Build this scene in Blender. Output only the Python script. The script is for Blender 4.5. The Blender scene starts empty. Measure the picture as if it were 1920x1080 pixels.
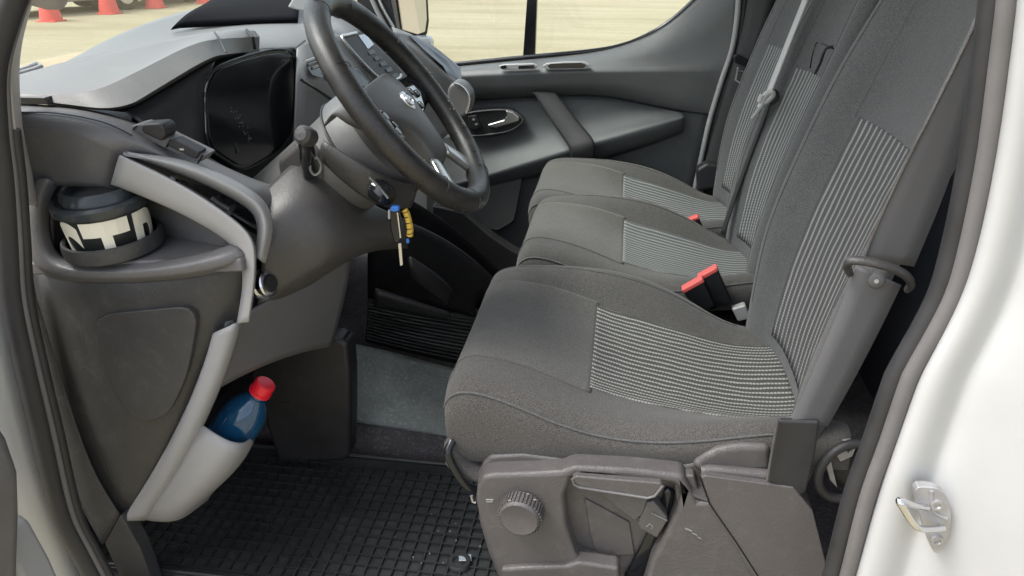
import bpy, bmesh, math, random
import numpy as np
from mathutils import Vector, Matrix, Euler
random.seed(4); np.random.seed(4)
SC = bpy.context.scene; COL = SC.collection
# ------------------------------------------------------------------ camera, world, sun, exposure
FPX = 1400.0; PITCH = math.radians(25.2); YAW = math.radians(8.45); CAM = Vector((0, 0, 1.05))
cd = bpy.data.cameras.new('camera'); cam = bpy.data.objects.new('camera', cd); COL.objects.link(cam)
cam.location = CAM; cam.rotation_euler = (math.radians(90) - PITCH, 0, YAW)
cd.sensor_width = 36; cd.lens = 36 * FPX / 1920; cd.clip_start = 0.02; cd.clip_end = 2000
SC.camera = cam
SUN_EL, SUN_AZ = math.radians(58), math.radians(-108)      # azimuth measured from +Y towards +X
W = bpy.data.worlds.new('World'); SC.world = W; W.use_nodes = True
nt = W.node_tree; bg = nt.nodes['Background']
sky = nt.nodes.new('ShaderNodeTexSky'); sky.sky_type = 'NISHITA'; sky.sun_disc = False
sky.sun_elevation = SUN_EL; sky.sun_rotation = SUN_AZ; sky.dust_density = 4; sky.air_density = 1.0; sky.ozone_density = .6
hs = nt.nodes.new('ShaderNodeHueSaturation'); hs.inputs['Saturation'].default_value = .48
nt.links.new(sky.outputs[0], hs.inputs['Color']); nt.links.new(hs.outputs[0], bg.inputs[0]); bg.inputs[1].default_value = .15
sl = bpy.data.lights.new('sun', 'SUN'); sl.energy = 1.15; sl.angle = math.radians(20); sl.color = (1, .985, .96)
so = bpy.data.objects.new('sun', sl); COL.objects.link(so)
sd = Vector((math.sin(SUN_AZ) * math.cos(SUN_EL), math.cos(SUN_AZ) * math.cos(SUN_EL), math.sin(SUN_EL)))
so.rotation_euler = sd.to_track_quat('Z', 'Y').to_euler(); so.location = sd * 30
SC.view_settings.view_transform = 'Standard'; SC.view_settings.look = 'None'; SC.view_settings.gamma = 1
SC.view_settings.exposure = 1.4
# ------------------------------------------------------------------ measuring: a picture point at a known depth Y, X or height Z
_cp, _sp, _cy, _sy = math.cos(PITCH), math.sin(PITCH), math.cos(YAW), math.sin(YAW)
def ray(x, y):
    u = (x - 960) / FPX; v = -(y - 540) / FPX
    f = _cp + v * _sp
    return Vector((u * _cy - f * _sy, f * _cy + u * _sy, v * _cp - _sp))
def P(x, y, Y): r = ray(x, y); return CAM + r * (Y / r.y)
def PX(x, y, X): r = ray(x, y); return CAM + r * (X / r.x)
def PZ(x, y, Z): r = ray(x, y); return CAM + r * ((Z - CAM.z) / r.z)
def PL(l, Y=None): return [P(*q) if len(q) == 3 else P(q[0], q[1], Y) for q in l]
# ------------------------------------------------------------------ materials
M = {}
def mat(name, col, rough=.5, grain=0., gscale=700., mottle=.10, mscale=7., metal=0., spec=.5, rvar=.12, coat=0., coords='Object', dust=0., dcol=(.30, .28, .25), dscale=26):
    m = bpy.data.materials.new(name); m.use_nodes = True; n = m.node_tree.nodes; l = m.node_tree.links; b = n['Principled BSDF']
    tc = n.new('ShaderNodeTexCoord')
    b.inputs['Metallic'].default_value = metal; b.inputs['Specular IOR Level'].default_value = spec
    b.inputs['Coat Weight'].default_value = coat
    nz = n.new('ShaderNodeTexNoise'); nz.inputs['Scale'].default_value = mscale; nz.inputs['Detail'].default_value = 6; nz.inputs['Roughness'].default_value = .65
    l.new(tc.outputs[coords], nz.inputs['Vector'])
    mr = n.new('ShaderNodeMapRange'); mr.inputs[1].default_value = .25; mr.inputs[2].default_value = .75
    mr.inputs[3].default_value = 1 - mottle; mr.inputs[4].default_value = 1 + mottle
    l.new(nz.outputs[0], mr.inputs[0])
    mx = n.new('ShaderNodeVectorMath'); mx.operation = 'SCALE'; mx.inputs[0].default_value = col[:3]
    l.new(mr.outputs[0], mx.inputs['Scale']); l.new(mx.outputs[0], b.inputs['Base Color'])
    if dust:
        dn = n.new('ShaderNodeTexNoise'); dn.inputs['Scale'].default_value = dscale; dn.inputs['Detail'].default_value = 9; dn.inputs['Roughness'].default_value = .78
        l.new(tc.outputs[coords], dn.inputs['Vector'])
        dm = n.new('ShaderNodeMapRange'); dm.inputs[1].default_value = .52; dm.inputs[2].default_value = .78; dm.inputs[3].default_value = 0; dm.inputs[4].default_value = dust
        l.new(dn.outputs[0], dm.inputs[0])
        dx_ = n.new('ShaderNodeMix'); dx_.data_type = 'RGBA'; dx_.inputs[7].default_value = (*dcol, 1)
        l.new(dm.outputs[0], dx_.inputs[0]); l.new(mx.outputs[0], dx_.inputs[6]); l.new(dx_.outputs[2], b.inputs['Base Color'])
    rr = n.new('ShaderNodeMapRange'); rr.inputs[1].default_value = .3; rr.inputs[2].default_value = .7
    rr.inputs[3].default_value = max(.02, rough - rvar * .5); rr.inputs[4].default_value = min(1, rough + rvar * .5)
    l.new(nz.outputs[0], rr.inputs[0]); l.new(rr.outputs[0], b.inputs['Roughness'])
    if grain:
        g = n.new('ShaderNodeTexNoise'); g.inputs['Scale'].default_value = gscale; g.inputs['Detail'].default_value = 2
        l.new(tc.outputs[coords], g.inputs['Vector'])
        bp = n.new('ShaderNodeBump'); bp.inputs['Strength'].default_value = grain; bp.inputs['Distance'].default_value = .002
        l.new(g.outputs[0], bp.inputs['Height']); l.new(bp.outputs[0], b.inputs['Normal'])
    M[name] = m; return m
def fabric(name, col, col2, gscale=620):
    m = mat(name, col, .95, grain=.25, gscale=gscale, mottle=.10, mscale=9, spec=.15)
    n = m.node_tree.nodes; l = m.node_tree.links; b = n['Principled BSDF']; tc = [q for q in n if q.type == 'TEX_COORD'][0]
    g = n.new('ShaderNodeTexNoise'); g.inputs['Scale'].default_value = gscale * 1.1; g.inputs['Detail'].default_value = 1
    l.new(tc.outputs['Object'], g.inputs['Vector'])
    mr = n.new('ShaderNodeMapRange'); mr.inputs[1].default_value = .36; mr.inputs[2].default_value = .68
    l.new(g.outputs[0], mr.inputs[0])
    mx = n.new('ShaderNodeMix'); mx.data_type = 'RGBA'; mx.inputs[6].default_value = (*col, 1); mx.inputs[7].default_value = (*col2, 1)
    l.new(mr.outputs[0], mx.inputs[0])
    old = b.inputs['Base Color'].links[0].from_node; l.new(mx.outputs[2], old.inputs[0])
    lo = n.new('ShaderNodeTexNoise'); lo.inputs['Scale'].default_value = 11; lo.inputs['Detail'].default_value = 3; lo.inputs['Distortion'].default_value = .6
    l.new(tc.outputs['Object'], lo.inputs['Vector'])
    b2 = n.new('ShaderNodeBump'); b2.inputs['Strength'].default_value = .32; b2.inputs['Distance'].default_value = .012; l.new(lo.outputs[0], b2.inputs['Height'])
    b1 = [q for q in n if q.type == 'BUMP' and q != b2][0]; l.new(b2.outputs[0], b1.inputs['Normal'])
    b.inputs['Sheen Weight'].default_value = .15; b.inputs['Sheen Roughness'].default_value = .6
    return m
def striped(name, dark, light, nl, nd, duty=.42):
    """woven seat insert: rows of light stitches; u runs along the rows, v across them"""
    m = bpy.data.materials.new(name); m.use_nodes = True; n = m.node_tree.nodes; l = m.node_tree.links; b = n['Principled BSDF']
    b.inputs['Roughness'].default_value = .92; b.inputs['Specular IOR Level'].default_value = .15
    uv = n.new('ShaderNodeUVMap'); sp = n.new('ShaderNodeSeparateXYZ'); l.new(uv.outputs[0], sp.inputs[0])
    nz = n.new('ShaderNodeTexNoise'); nz.inputs['Scale'].default_value = 6; l.new(uv.outputs[0], nz.inputs['Vector'])
    def mth(op, a, bb, c=None):
        q = n.new('ShaderNodeMath'); q.operation = op
        for i, v in enumerate((a, bb, c)):
            if v is None: continue
            if isinstance(v, (int, float)): q.inputs[i].default_value = v
            else: l.new(v, q.inputs[i])
        return q.outputs[0]
    wob = mth('MULTIPLY', nz.outputs[0], .03)
    v = mth('MULTIPLY', mth('ADD', sp.outputs[1], wob), nl)
    row = mth('FLOOR', v, None); fv = mth('FRACT', v, None)
    u = mth('ADD', mth('MULTIPLY', sp.outputs[0], nd), mth('MULTIPLY', row, .5)); fu = mth('FRACT', u, None)
    def smooth(x, c, w):
        d = mth('ABSOLUTE', mth('SUBTRACT', x, .5), None)
        q = n.new('ShaderNodeMapRange'); q.interpolation_type = 'SMOOTHSTEP'; q.inputs[1].default_value = c + w; q.inputs[2].default_value = c - w
        l.new(d, q.inputs[0]); return q.outputs[0]
    s = smooth(fv, duty * .5, .08); d = smooth(fu, .36, .1)
    k = mth('MULTIPLY', s, mth('ADD', mth('MULTIPLY', d, .72), .28))
    mx = n.new('ShaderNodeMix'); mx.data_type = 'RGBA'; mx.inputs[6].default_value = (*dark, 1); mx.inputs[7].default_value = (*light, 1)
    l.new(k, mx.inputs[0]); l.new(mx.outputs[2], b.inputs['Base Color'])
    bp = n.new('ShaderNodeBump'); bp.inputs['Strength'].default_value = .5; bp.inputs['Distance'].default_value = .002
    l.new(k, bp.inputs['Height']); l.new(bp.outputs[0], b.inputs['Normal'])
    M[name] = m; return m
def glass(name, tint, gloss_rough=.02, ior=1.45):
    m = bpy.data.materials.new(name); m.use_nodes = True; n = m.node_tree.nodes; l = m.node_tree.links
    n.remove(n['Principled BSDF']); out = n['Material Output']
    t = n.new('ShaderNodeBsdfTransparent'); t.inputs[0].default_value = (*tint, 1)
    g = n.new('ShaderNodeBsdfGlossy'); g.inputs['Roughness'].default_value = gloss_rough
    w = n.new('ShaderNodeLayerWeight'); w.inputs[0].default_value = .5                    # facing: same from both sides of a thin pane
    p = n.new('ShaderNodeMath'); p.operation = 'POWER'; p.inputs[1].default_value = 5; l.new(w.outputs['Facing'], p.inputs[0])
    f = n.new('ShaderNodeMath'); f.operation = 'MULTIPLY_ADD'; f.inputs[1].default_value = .55; f.inputs[2].default_value = .025; l.new(p.outputs[0], f.inputs[0])
    mx = n.new('ShaderNodeMixShader'); l.new(f.outputs[0], mx.inputs[0]); l.new(t.outputs[0], mx.inputs[1]); l.new(g.outputs[0], mx.inputs[2])
    l.new(mx.outputs[0], out.inputs[0]); M[name] = m; return m
mat('white_paint', (.44, .448, .45), .35, mottle=.05, mscale=5, coat=.3, dust=.10)
mat('seal_rubber', (.026, .026, .028), .55, mottle=.25, mscale=18)
mat('seal_grey', (.13, .125, .125), .6, mottle=.15, mscale=14)
mat('pillar_trim', (.40, .375, .35), .55, grain=.15, mottle=.05)
mat('dash_top', (.155, .155, .152), .46, grain=.16, gscale=420, mottle=.10, dust=.2)
mat('dash_dark', (.044, .043, .043), .46, grain=.35, gscale=420, mottle=.20, dust=.16)
mat('dash_black', (.016, .016, .018), .45, grain=.2, gscale=500, mottle=.25, dust=.06)
mat('recess_grey', (.030, .031, .033), .34, grain=.2, gscale=500, mottle=.12)
mat('stack_grey', (.25, .25, .25), .42, grain=.2, gscale=900, mottle=.06)
mat('knee', (.058, .054, .052), .42, grain=.3, gscale=420, mottle=.14, dust=.14)
mat('trim_grey', (.33, .329, .326), .42, grain=.12, gscale=900, mottle=.05)
mat('pocket_grey', (.29, .289, .292), .5, grain=.15, gscale=900, mottle=.06)
mat('kick_grey', (.095, .095, .099), .55, grain=.2, gscale=900, mottle=.08)
mat('gloss_black', (.010, .011, .013), .12, mottle=.1, rvar=.1)
mat('silver', (.62, .62, .61), .28, metal=.9, mottle=.05)
mat('chrome', (.70, .71, .73), .12, metal=1, mottle=.03)
mat('steel', (.40, .40, .41), .5, metal=.6, mottle=.2, mscale=60)
mat('leather', (.022, .021, .020), .34, dust=.12, grain=.3, gscale=650, mottle=.35, mscale=26, rvar=.25)
mat('hub', (.075, .074, .072), .42, grain=.25, gscale=800, mottle=.12)
mat('column', (.11, .109, .107), .42, grain=.25, gscale=800, mottle=.12)
mat('door_trim', (.110, .114, .114), .42, dust=.12, grain=.25, gscale=800, mottle=.10)
mat('door_mid', (.075, .080, .081), .55, dust=.12, grain=.25, gscale=800, mottle=.08)
mat('strap_black', (.020, .020, .021), .65, grain=.3, gscale=600, mottle=.1)
mat('seat_plastic', (.088, .082, .081), .46, grain=.45, gscale=420, mottle=.14, dust=.2, dscale=34)
mat('carpet', (.22, .235, .225), 1, grain=1., gscale=240, mottle=.35, mscale=8, spec=.05, dust=.8, dcol=(.55, .57, .55), dscale=130)  # paler copy of the dark carpet, its tone carrying the sunlit patch
mat('carpet_dark', (.075, .068, .071), 1, grain=1., gscale=330, mottle=.25, mscale=14, spec=.05, dust=.8, dcol=(.30, .28, .28), dscale=130)
mat('rubber', (.034, .037, .036), .34, grain=.3, gscale=260, mottle=.4, mscale=9, rvar=.25, dust=.45, dcol=(.13, .125, .11), dscale=16)
mat('rubber_rib', (.026, .027, .026), .42, mottle=.2)
mat('belt', (.118, .119, .128), .62, grain=.3, gscale=900, mottle=.06)
mat('belt_light', (.42, .42, .41), .7, grain=.3, gscale=900, mottle=.1)
mat('red_plastic', (.62, .10, .09), .4, mottle=.08)
mat('cap_red', (.70, .015, .03), .3, mottle=.04)
mat('cup_black', (.018, .020, .021), .34, mottle=.15)
mat('cup_lid', (.032, .038, .042), .26, mottle=.15)
mat('cup_cream', (.78, .75, .62), .6, mottle=.05)
mat('key_yellow', (.55, .36, .05), .5, mottle=.2, mscale=200)
mat('key_blue', (.03, .16, .55), .35)
mat('headliner', (.45, .44, .42), .9)
mat('bulkhead', (.045, .050, .066), .8)
mat('tray_black', (.010, .010, .012), .9, spec=.1, mottle=.2)
mat('dash_lit', (.125, .123, .124), .42, grain=.35, gscale=420, mottle=.12, dust=.16)  # the dark dash plastic, coloured lighter where the roll and tray catch light
mat('emblem_blue', (.55, .56, .58), .25, metal=.7)
fabric('fabric', (.044, .042, .039), (.106, .101, .095))
fabric('fabric_centre', (.056, .054, .049), (.128, .124, .114))
fabric('fabric_side', (.058, .058, .059), (.124, .124, .125))
striped('stripe_drv', (.070, .070, .065), (.34, .34, .325), 22, 64, .34)
striped('stripe_drv_back', (.085, .085, .084), (.30, .30, .295), 15, 110, .34)
striped('stripe_bench', (.098, .102, .10), (.30, .31, .30), 19, 80, .36)
glass('clear_glass', (.93, .96, .95)); glass('cluster_lens', (.55, .57, .60), .04, 1.5)
# ------------------------------------------------------------------ object helpers
def root_loc(o):
    v = Vector((0, 0, 0))
    while o is not None: v += Vector(o.location); o = o.parent
    return v
def thing(name, label, cat, loc=(0, 0, 0), group=None):
    o = bpy.data.objects.new(name, None); COL.objects.link(o); o.location = loc; o.empty_display_size = .05
    o['label'] = label; o['category'] = cat
    if group: o['group'] = group
    return o
def tag(o, label=None, cat=None, group=None, kind=None):
    for k, v in (('label', label), ('category', cat), ('group', group), ('kind', kind)):
        if v: o[k] = v
    return o
def obj(name, V, Fc, m, parent=None, loc=None, smooth=True, sharp=32, bevel=0, seg=3, solid=0, sub=0, uv=None, offset=-1, wn=False):
    base = root_loc(parent) if parent else Vector(loc or (0, 0, 0))
    me = bpy.data.meshes.new(name); me.from_pydata([tuple(Vector(v) - base) for v in V], [], Fc); me.update()
    if isinstance(m, str): m = M[m]
    me.materials.append(m)
    if uv is not None:
        ul = me.uv_layers.new(name='UVMap')
        for lp in me.loops: ul.data[lp.index].uv = uv[lp.vertex_index]
    if smooth:
        me.polygons.foreach_set('use_smooth', [True] * len(me.polygons))
        if sharp and not bevel: me.set_sharp_from_angle(angle=math.radians(sharp))
    o = bpy.data.objects.new(name, me); COL.objects.link(o)
    if parent: o.parent = parent
    else: o.location = base
    if solid:
        s = o.modifiers.new('solid', 'SOLIDIFY'); s.thickness = solid; s.offset = offset
    if bevel:
        b = o.modifiers.new('bevel', 'BEVEL'); b.width = bevel; b.segments = seg; b.limit_method = 'ANGLE'; b.angle_limit = math.radians(28); b.harden_normals = True
    if sub:
        s = o.modifiers.new('sub', 'SUBSURF'); s.levels = s.render_levels = sub
    return o
def basis(n, deg, t):
    deg = min(deg, n - 1)
    kn = np.concatenate([np.zeros(deg), np.linspace(0, 1, n - deg + 1), np.ones(deg)])
    B = np.zeros((len(t), len(kn) - 1))
    for i in range(len(kn) - 1):
        B[:, i] = ((t >= kn[i]) & (t < kn[i + 1])).astype(float)
    last = max(i for i in range(len(kn) - 1) if kn[i] < kn[i + 1]); B[t >= 1.0, :] = 0; B[t >= 1.0, last] = 1
    for d in range(1, deg + 1):
        nb = np.zeros((len(t), len(kn) - 1 - d))
        for i in range(len(kn) - 1 - d):
            a = kn[i + d] - kn[i]; b = kn[i + d + 1] - kn[i + 1]
            if a > 0: nb[:, i] += (t - kn[i]) / a * B[:, i]
            if b > 0: nb[:, i] += (kn[i + d + 1] - t) / b * B[:, i + 1]
        B = nb
    return B
def curve(pts, n=40, deg=3):
    A = np.array([tuple(p) for p in pts], float)
    return [Vector(q) for q in basis(len(A), deg, np.linspace(0, 1, n)) @ A]
def catmull(pts, n=8, closed=False):
    p = [Vector(q) for q in pts]; out = []; N = len(p)
    for i in range(N if closed else N - 1):
        a = p[(i - 1) % N] if closed or i > 0 else p[i]; b = p[i]; c = p[(i + 1) % N]; d = p[(i + 2) % N] if closed or i + 2 < N else c
        for k in range(n):
            t = k / n
            out.append(.5 * ((2 * b) + (c - a) * t + (2 * a - 5 * b + 4 * c - d) * t * t + (3 * b - a - 3 * c + d) * t ** 3))
    if not closed: out.append(p[-1])
    return out
def patch(name, cage, m, parent=None, nu=20, nv=30, du=3, dv=3, solid=.004, ur=(0, 1), vr=(0, 1), lift=0., loc=None, sharp=40, away=None, **k):
    """B-spline sheet through a cage of rows (u) and columns (v); (x, y, depth) triples of ints are picture points"""
    A = np.array([[tuple(p) for p in r] for r in cage], float)
    tu = np.linspace(*ur, nu); tv = np.linspace(*vr, nv)
    def ev(a, b): return np.einsum('ui,vj,ijk->uvk', basis(A.shape[0], du, a), basis(A.shape[1], dv, b), A)
    S = ev(tu, tv)
    e = 1e-3
    Su = ev(np.clip(tu + e, 0, 1), tv) - ev(np.clip(tu - e, 0, 1), tv); Sv = ev(tu, np.clip(tv + e, 0, 1)) - ev(tu, np.clip(tv - e, 0, 1))
    N = np.cross(Su, Sv); ln = np.linalg.norm(N, axis=2, keepdims=True); N = N / np.maximum(ln, 1e-12)
    view = np.array(tuple(away or CAM)) - S.reshape(-1, 3).mean(0)
    flip = (N.reshape(-1, 3).mean(0) @ view) < 0
    if flip: N = -N
    S = S + N * lift
    V = [Vector(q) for q in S.reshape(-1, 3)]
    F = []
    for i in range(nu - 1):
        for j in range(nv - 1):
            q = (i * nv + j, (i + 1) * nv + j, (i + 1) * nv + j + 1, i * nv + j + 1)
            F.append(q[::-1] if flip else q)
    uv = [(i / (nu - 1), j / (nv - 1)) for i in range(nu) for j in range(nv)]
    return obj(name, V, F, m, parent, loc=loc, solid=solid, uv=uv, sharp=sharp, **k)
def ppatch(name, rows, m, parent=None, **k): return patch(name, [PL(r) for r in rows], m, parent, **k)
def prism(name, pts, vec, m, parent=None, bevel=.004, loc=None, seg=3, smooth=True):
    pts = [Vector(p) for p in pts]; vec = Vector(vec); n = len(pts)
    nrm = Vector((0, 0, 0))
    for i in range(n): nrm += pts[i].cross(pts[(i + 1) % n])
    if nrm.dot(vec) > 0: pts = pts[::-1]
    V = pts + [p + vec for p in pts]
    F = [tuple(range(n)), tuple(range(2 * n - 1, n - 1, -1))] + [(i, i + n, (i + 1) % n + n, (i + 1) % n) for i in range(n)]
    return obj(name, V, F, m, parent, loc=loc, bevel=bevel, seg=seg, smooth=smooth, sharp=30)
def pp(name, px, Y, depth, m, parent=None, bevel=.004, rnd=0, loc=None, seg=3):
    """solid plate whose front outline stands at depth Y; rnd > 0 rounds the outline"""
    pts = PL(px, Y)
    if rnd: pts = catmull(pts, rnd, True)
    return prism(name, pts, (0, depth, 0), m, parent, bevel, loc, seg)
def tube(name, pts, r, m, parent=None, n=10, closed=False, k=0, loc=None, flat=1., sharp=60):
    pts = [Vector(p) for p in pts]
    if k: pts = catmull(pts, k, closed)
    N = len(pts); V = []; F = []; rs = r if isinstance(r, (list, tuple)) else [r] * N
    if len(rs) != N: rs = list(np.interp(np.linspace(0, 1, N), np.linspace(0, 1, len(rs)), rs))
    up = None
    for i in range(N):
        t = (pts[(i + 1) % N] - pts[i - 1]) if closed else (pts[min(i + 1, N - 1)] - pts[max(i - 1, 0)])
        t.normalize()
        if up is None: up = t.orthogonal()
        up = (up - t * up.dot(t)).normalized(); s = t.cross(up)
        for j in range(n):
            a = 2 * math.pi * j / n; V.append(pts[i] + up * math.cos(a) * rs[i] + s * math.sin(a) * rs[i] * flat)
    for i in range(N if closed else N - 1):
        for j in range(n):
            a = i * n + j; b = i * n + (j + 1) % n; c = ((i + 1) % N) * n + (j + 1) % n; d = ((i + 1) % N) * n + j
            F.append((a, b, c, d))
    if not closed: F += [tuple(range(n - 1, -1, -1)), tuple(range((N - 1) * n, N * n))]
    return obj(name, V, F, m, parent, loc=loc, sharp=sharp)
def lathe(name, prof, org, axis, m, parent=None, n=36, sx=1., loc=None, sharp=35, ref=None):
    """prof: (radius, height along axis)"""
    org = Vector(org); axis = Vector(axis).normalized()
    a = (Vector(ref) if ref else axis.orthogonal()); a = (a - axis * a.dot(axis)).normalized(); b = axis.cross(a); V = []; F = []
    for (r, h) in prof:
        for j in range(n):
            t = 2 * math.pi * j / n; V.append(org + axis * h + a * (r * math.cos(t) * sx) + b * (r * math.sin(t)))
    for i in range(len(prof) - 1):
        for j in range(n):
            F.append((i * n + j, i * n + (j + 1) % n, (i + 1) * n + (j + 1) % n, (i + 1) * n + j))
    if prof[0][0] > 1e-6: F.append(tuple(range(n - 1, -1, -1)))
    if prof[-1][0] > 1e-6: F.append(tuple(range((len(prof) - 1) * n, len(prof) * n)))
    return obj(name, V, F, m, parent, loc=loc, sharp=sharp)
def boxes(name, bl, m, parent=None, bevel=0, loc=None):
    """bl: list of (centre, ax, ay, az) with half-axis vectors"""
    V = []; F = []
    for c, ax, ay, az in bl:
        c, ax, ay, az = Vector(c), Vector(ax), Vector(ay), Vector(az); o = len(V)
        for sx in (-1, 1):
            for sy in (-1, 1):
                for sz in (-1, 1): V.append(c + ax * sx + ay * sy + az * sz)
        F += [tuple(o + q for q in f) for f in ((0, 1, 3, 2), (4, 6, 7, 5), (0, 4, 5, 1), (2, 3, 7, 6), (0, 2, 6, 4), (1, 5, 7, 3))]
    return obj(name, V, F, m, parent, loc=loc, bevel=bevel, smooth=bool(bevel), seg=2)
def strip(name, ea, eb, m, parent=None, n=40, solid=.0016, deg=3, loc=None):
    return patch(name, [ea, eb], m, parent, nu=4, nv=n, du=1, dv=deg, solid=solid, loc=loc)
def text_obj(name, s, size, m, parent, frame, bend=None, thick=.0006, off=0.0, spacing=1.0):
    """flat lettering laid on a frame (origin, right, up, normal)"""
    c = bpy.data.curves.new(name, 'FONT'); c.body = s; c.size = size; c.align_x = 'CENTER'; c.align_y = 'CENTER'; c.extrude = thick; c.offset = off; c.space_character = spacing; c.resolution_u = 6
    o = bpy.data.objects.new(name, c); COL.objects.link(o)
    dg = bpy.context.evaluated_depsgraph_get(); me = bpy.data.meshes.new_from_object(o.evaluated_get(dg))
    bpy.data.objects.remove(o); bpy.data.curves.remove(c)
    if bend:
        bm = bmesh.new(); bm.from_mesh(me); bmesh.ops.triangulate(bm, faces=bm.faces[:])
        for _ in range(2):
            bmesh.ops.subdivide_edges(bm, edges=[e for e in bm.edges if e.calc_length() > size * .12], cuts=1, use_grid_fill=False)
            bmesh.ops.triangulate(bm, faces=bm.faces[:])
        bm.to_mesh(me); bm.free()
    V = [frame(v.co) for v in me.vertices]; F = [tuple(p.vertices) for p in me.polygons]
    bpy.data.meshes.remove(me)
    return obj(name, V, F, m, parent, smooth=False)
# ------------------------------------------------------------------ ground, sky and what stands in the yard
def ground():
    m = bpy.data.materials.new('sand'); m.use_nodes = True; n = m.node_tree.nodes; l = m.node_tree.links; b = n['Principled BSDF']
    b.inputs['Roughness'].default_value = .95; b.inputs['Specular IOR Level'].default_value = .1
    tc = n.new('ShaderNodeTexCoord'); mp = n.new('ShaderNodeMapping'); mp.inputs['Scale'].default_value = (.25, 1.1, 1); l.new(tc.outputs['Object'], mp.inputs[0])
    a = n.new('ShaderNodeTexNoise'); a.inputs['Scale'].default_value = .9; a.inputs['Detail'].default_value = 8; a.inputs['Roughness'].default_value = .7; l.new(mp.outputs[0], a.inputs['Vector'])
    r = n.new('ShaderNodeValToRGB'); e = r.color_ramp.elements
    e[0].position = .3; e[0].color = (.25, .215, .135, 1); e[1].position = .7; e[1].color = (.36, .325, .225, 1); l.new(a.outputs[0], r.inputs[0]); l.new(r.outputs[0], b.inputs['Base Color'])
    g = n.new('ShaderNodeTexNoise'); g.inputs['Scale'].default_value = 9; g.inputs['Detail'].default_value = 8; l.new(tc.outputs['Object'], g.inputs['Vector'])
    bp = n.new('ShaderNodeBump'); bp.inputs['Strength'].default_value = .5; bp.inputs['Distance'].default_value = .04; l.new(g.outputs[0], bp.inputs['Height']); l.new(bp.outputs[0], b.inputs['Normal'])
    M['sand'] = m; S = 300; k = 24
    V = []; F = []
    for i in range(k + 1):
        for j in range(k + 1):
            x = -S + 2 * S * i / k; y = -S + 2 * S * j / k; V.append((x, y, -.5))
    for i in range(k):
        for j in range(k): F.append((i * (k + 1) + j, (i + 1) * (k + 1) + j, (i + 1) * (k + 1) + j + 1, i * (k + 1) + j + 1))
    tag(obj('ground', V, F, 'sand'), kind='structure')
ground()
mat('cone_red', (.80, .10, .09), .55, mottle=.06); mat('car_white', (.55, .56, .56), .3, coat=.5); mat('car_dark', (.06, .07, .08), .3, coat=.5)
mat('car_glass', (.015, .018, .02), .08); mat('tyre', (.02, .02, .02), .8); mat('lamp_red', (.4, .02, .02), .2)
def cone_at(x, y, first=[None]):
    loc = PZ(x, y, -.5)
    if first[0] is None:
        t = thing('traffic_cone', '', 'traffic cone', loc, 'red traffic cones standing on the sandy yard')
        prof = [(.215, .0), (.213, .03), (.045, 1.0), (.035, 1.02), (.0, 1.02)]
        lathe('cone_body', prof, loc, (0, 0, 1), 'cone_red', t, 28)
        boxes('base_plate', [(loc + Vector((0, 0, .012)), (.20, 0, 0), (0, .20, 0), (0, 0, .012))], 'cone_red', t, bevel=.008)
        first[0] = t; return t
    t = first[0].copy(); COL.objects.link(t); t.location = loc
    for c in first[0].children:
        d = c.copy(); COL.objects.link(d); d.parent = t
    return t
CL = ['leftmost red traffic cone beside the door pillar, in front of the white car', 'red traffic cone second from the left, in front of the dark car', 'red traffic cone third from the left above the windscreen edge',
      'fourth red traffic cone from the left, mostly cut off by the picture top', 'rightmost red traffic cone, only its foot showing above the dashboard']
for (x, y), lb in zip(((97, 40), (206, 26), (292, 15), (386, 6), (424, 3)), CL): cone_at(x, y)['label'] = lb
def car(x, y, rot, paint, label):
    loc = PZ(x, y, -.5); t = thing('parked_car', label, 'car', loc, 'cars parked at the far edge of the yard'); t.rotation_euler = (0, 0, rot)
    L = lambda q: loc + Vector(q)
    prof = [(-2.1, .25), (-2.15, .55), (-2.05, .82), (-1.2, .95), (-.55, 1.42), (.9, 1.45), (1.7, .98), (2.1, .9), (2.15, .5), (2.08, .25)]
    pts = [L((a, -.85, h)) for a, h in prof]
    prism('body', pts, (0, 1.7, 0), paint, t, bevel=.09, seg=3)
    for s in (-1, 1):
        w = [L((a, .858 * s, h)) for a, h in ((-1.0, .96), (-.5, 1.34), (.2, 1.36), (.2, .98))]; prism('window', w, (0, .012 * s, 0), 'car_glass', t, bevel=.004)
        w = [L((a, .858 * s, h)) for a, h in ((.28, .98), (.28, 1.36), (.88, 1.36), (1.45, 1.0))]; prism('window', w, (0, .012 * s, 0), 'car_glass', t, bevel=.004)
        for a in (-1.35, 1.3):
            wl = lathe('wheel', [(.0, 0), (.2, 0), (.31, .0), (.32, .02), (.32, .18), (.3, .2), (.0, .2)], L((a, .70 * s if s > 0 else -.9, .32)), (0, 1, 0), 'tyre', t, 24)
            lathe('rim', [(.0, 0), (.2, 0), (.19, .012), (.0, .02)], L((a, .905 * s, .32)), (0, s, 0), 'silver', wl, 20)
        boxes('headlight', [(L((-2.12, .6 * s, .68)), (.05, 0, 0), (0, .18, 0), (0, 0, .07))], 'silver', t, bevel=.02)
        boxes('tail_light', [(L((2.12, .62 * s, .75)), (.05, 0, 0), (0, .14, 0), (0, 0, .09))], 'lamp_red', t, bevel=.02)
    boxes('grille', [(L((-2.13, 0, .45)), (.04, 0, 0), (0, .5, 0), (0, 0, .09))], 'car_glass', t, bevel=.01)
    ws = [L((a, y_, h)) for a, h, y_ in ((-1.17, .985, -.68), (-.6, 1.40, -.58), (-.6, 1.40, .58), (-1.17, .985, .68))]; prism('windscreen', ws, (-.02, 0, .016), 'car_glass', t, bevel=.004)
    return t
car(98, 23, math.radians(68), 'car_white', 'pale silver car parked behind the leftmost red cone')
car(238, 9, math.radians(75), 'car_dark', 'dark car parked behind the second and third red cones')
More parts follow.
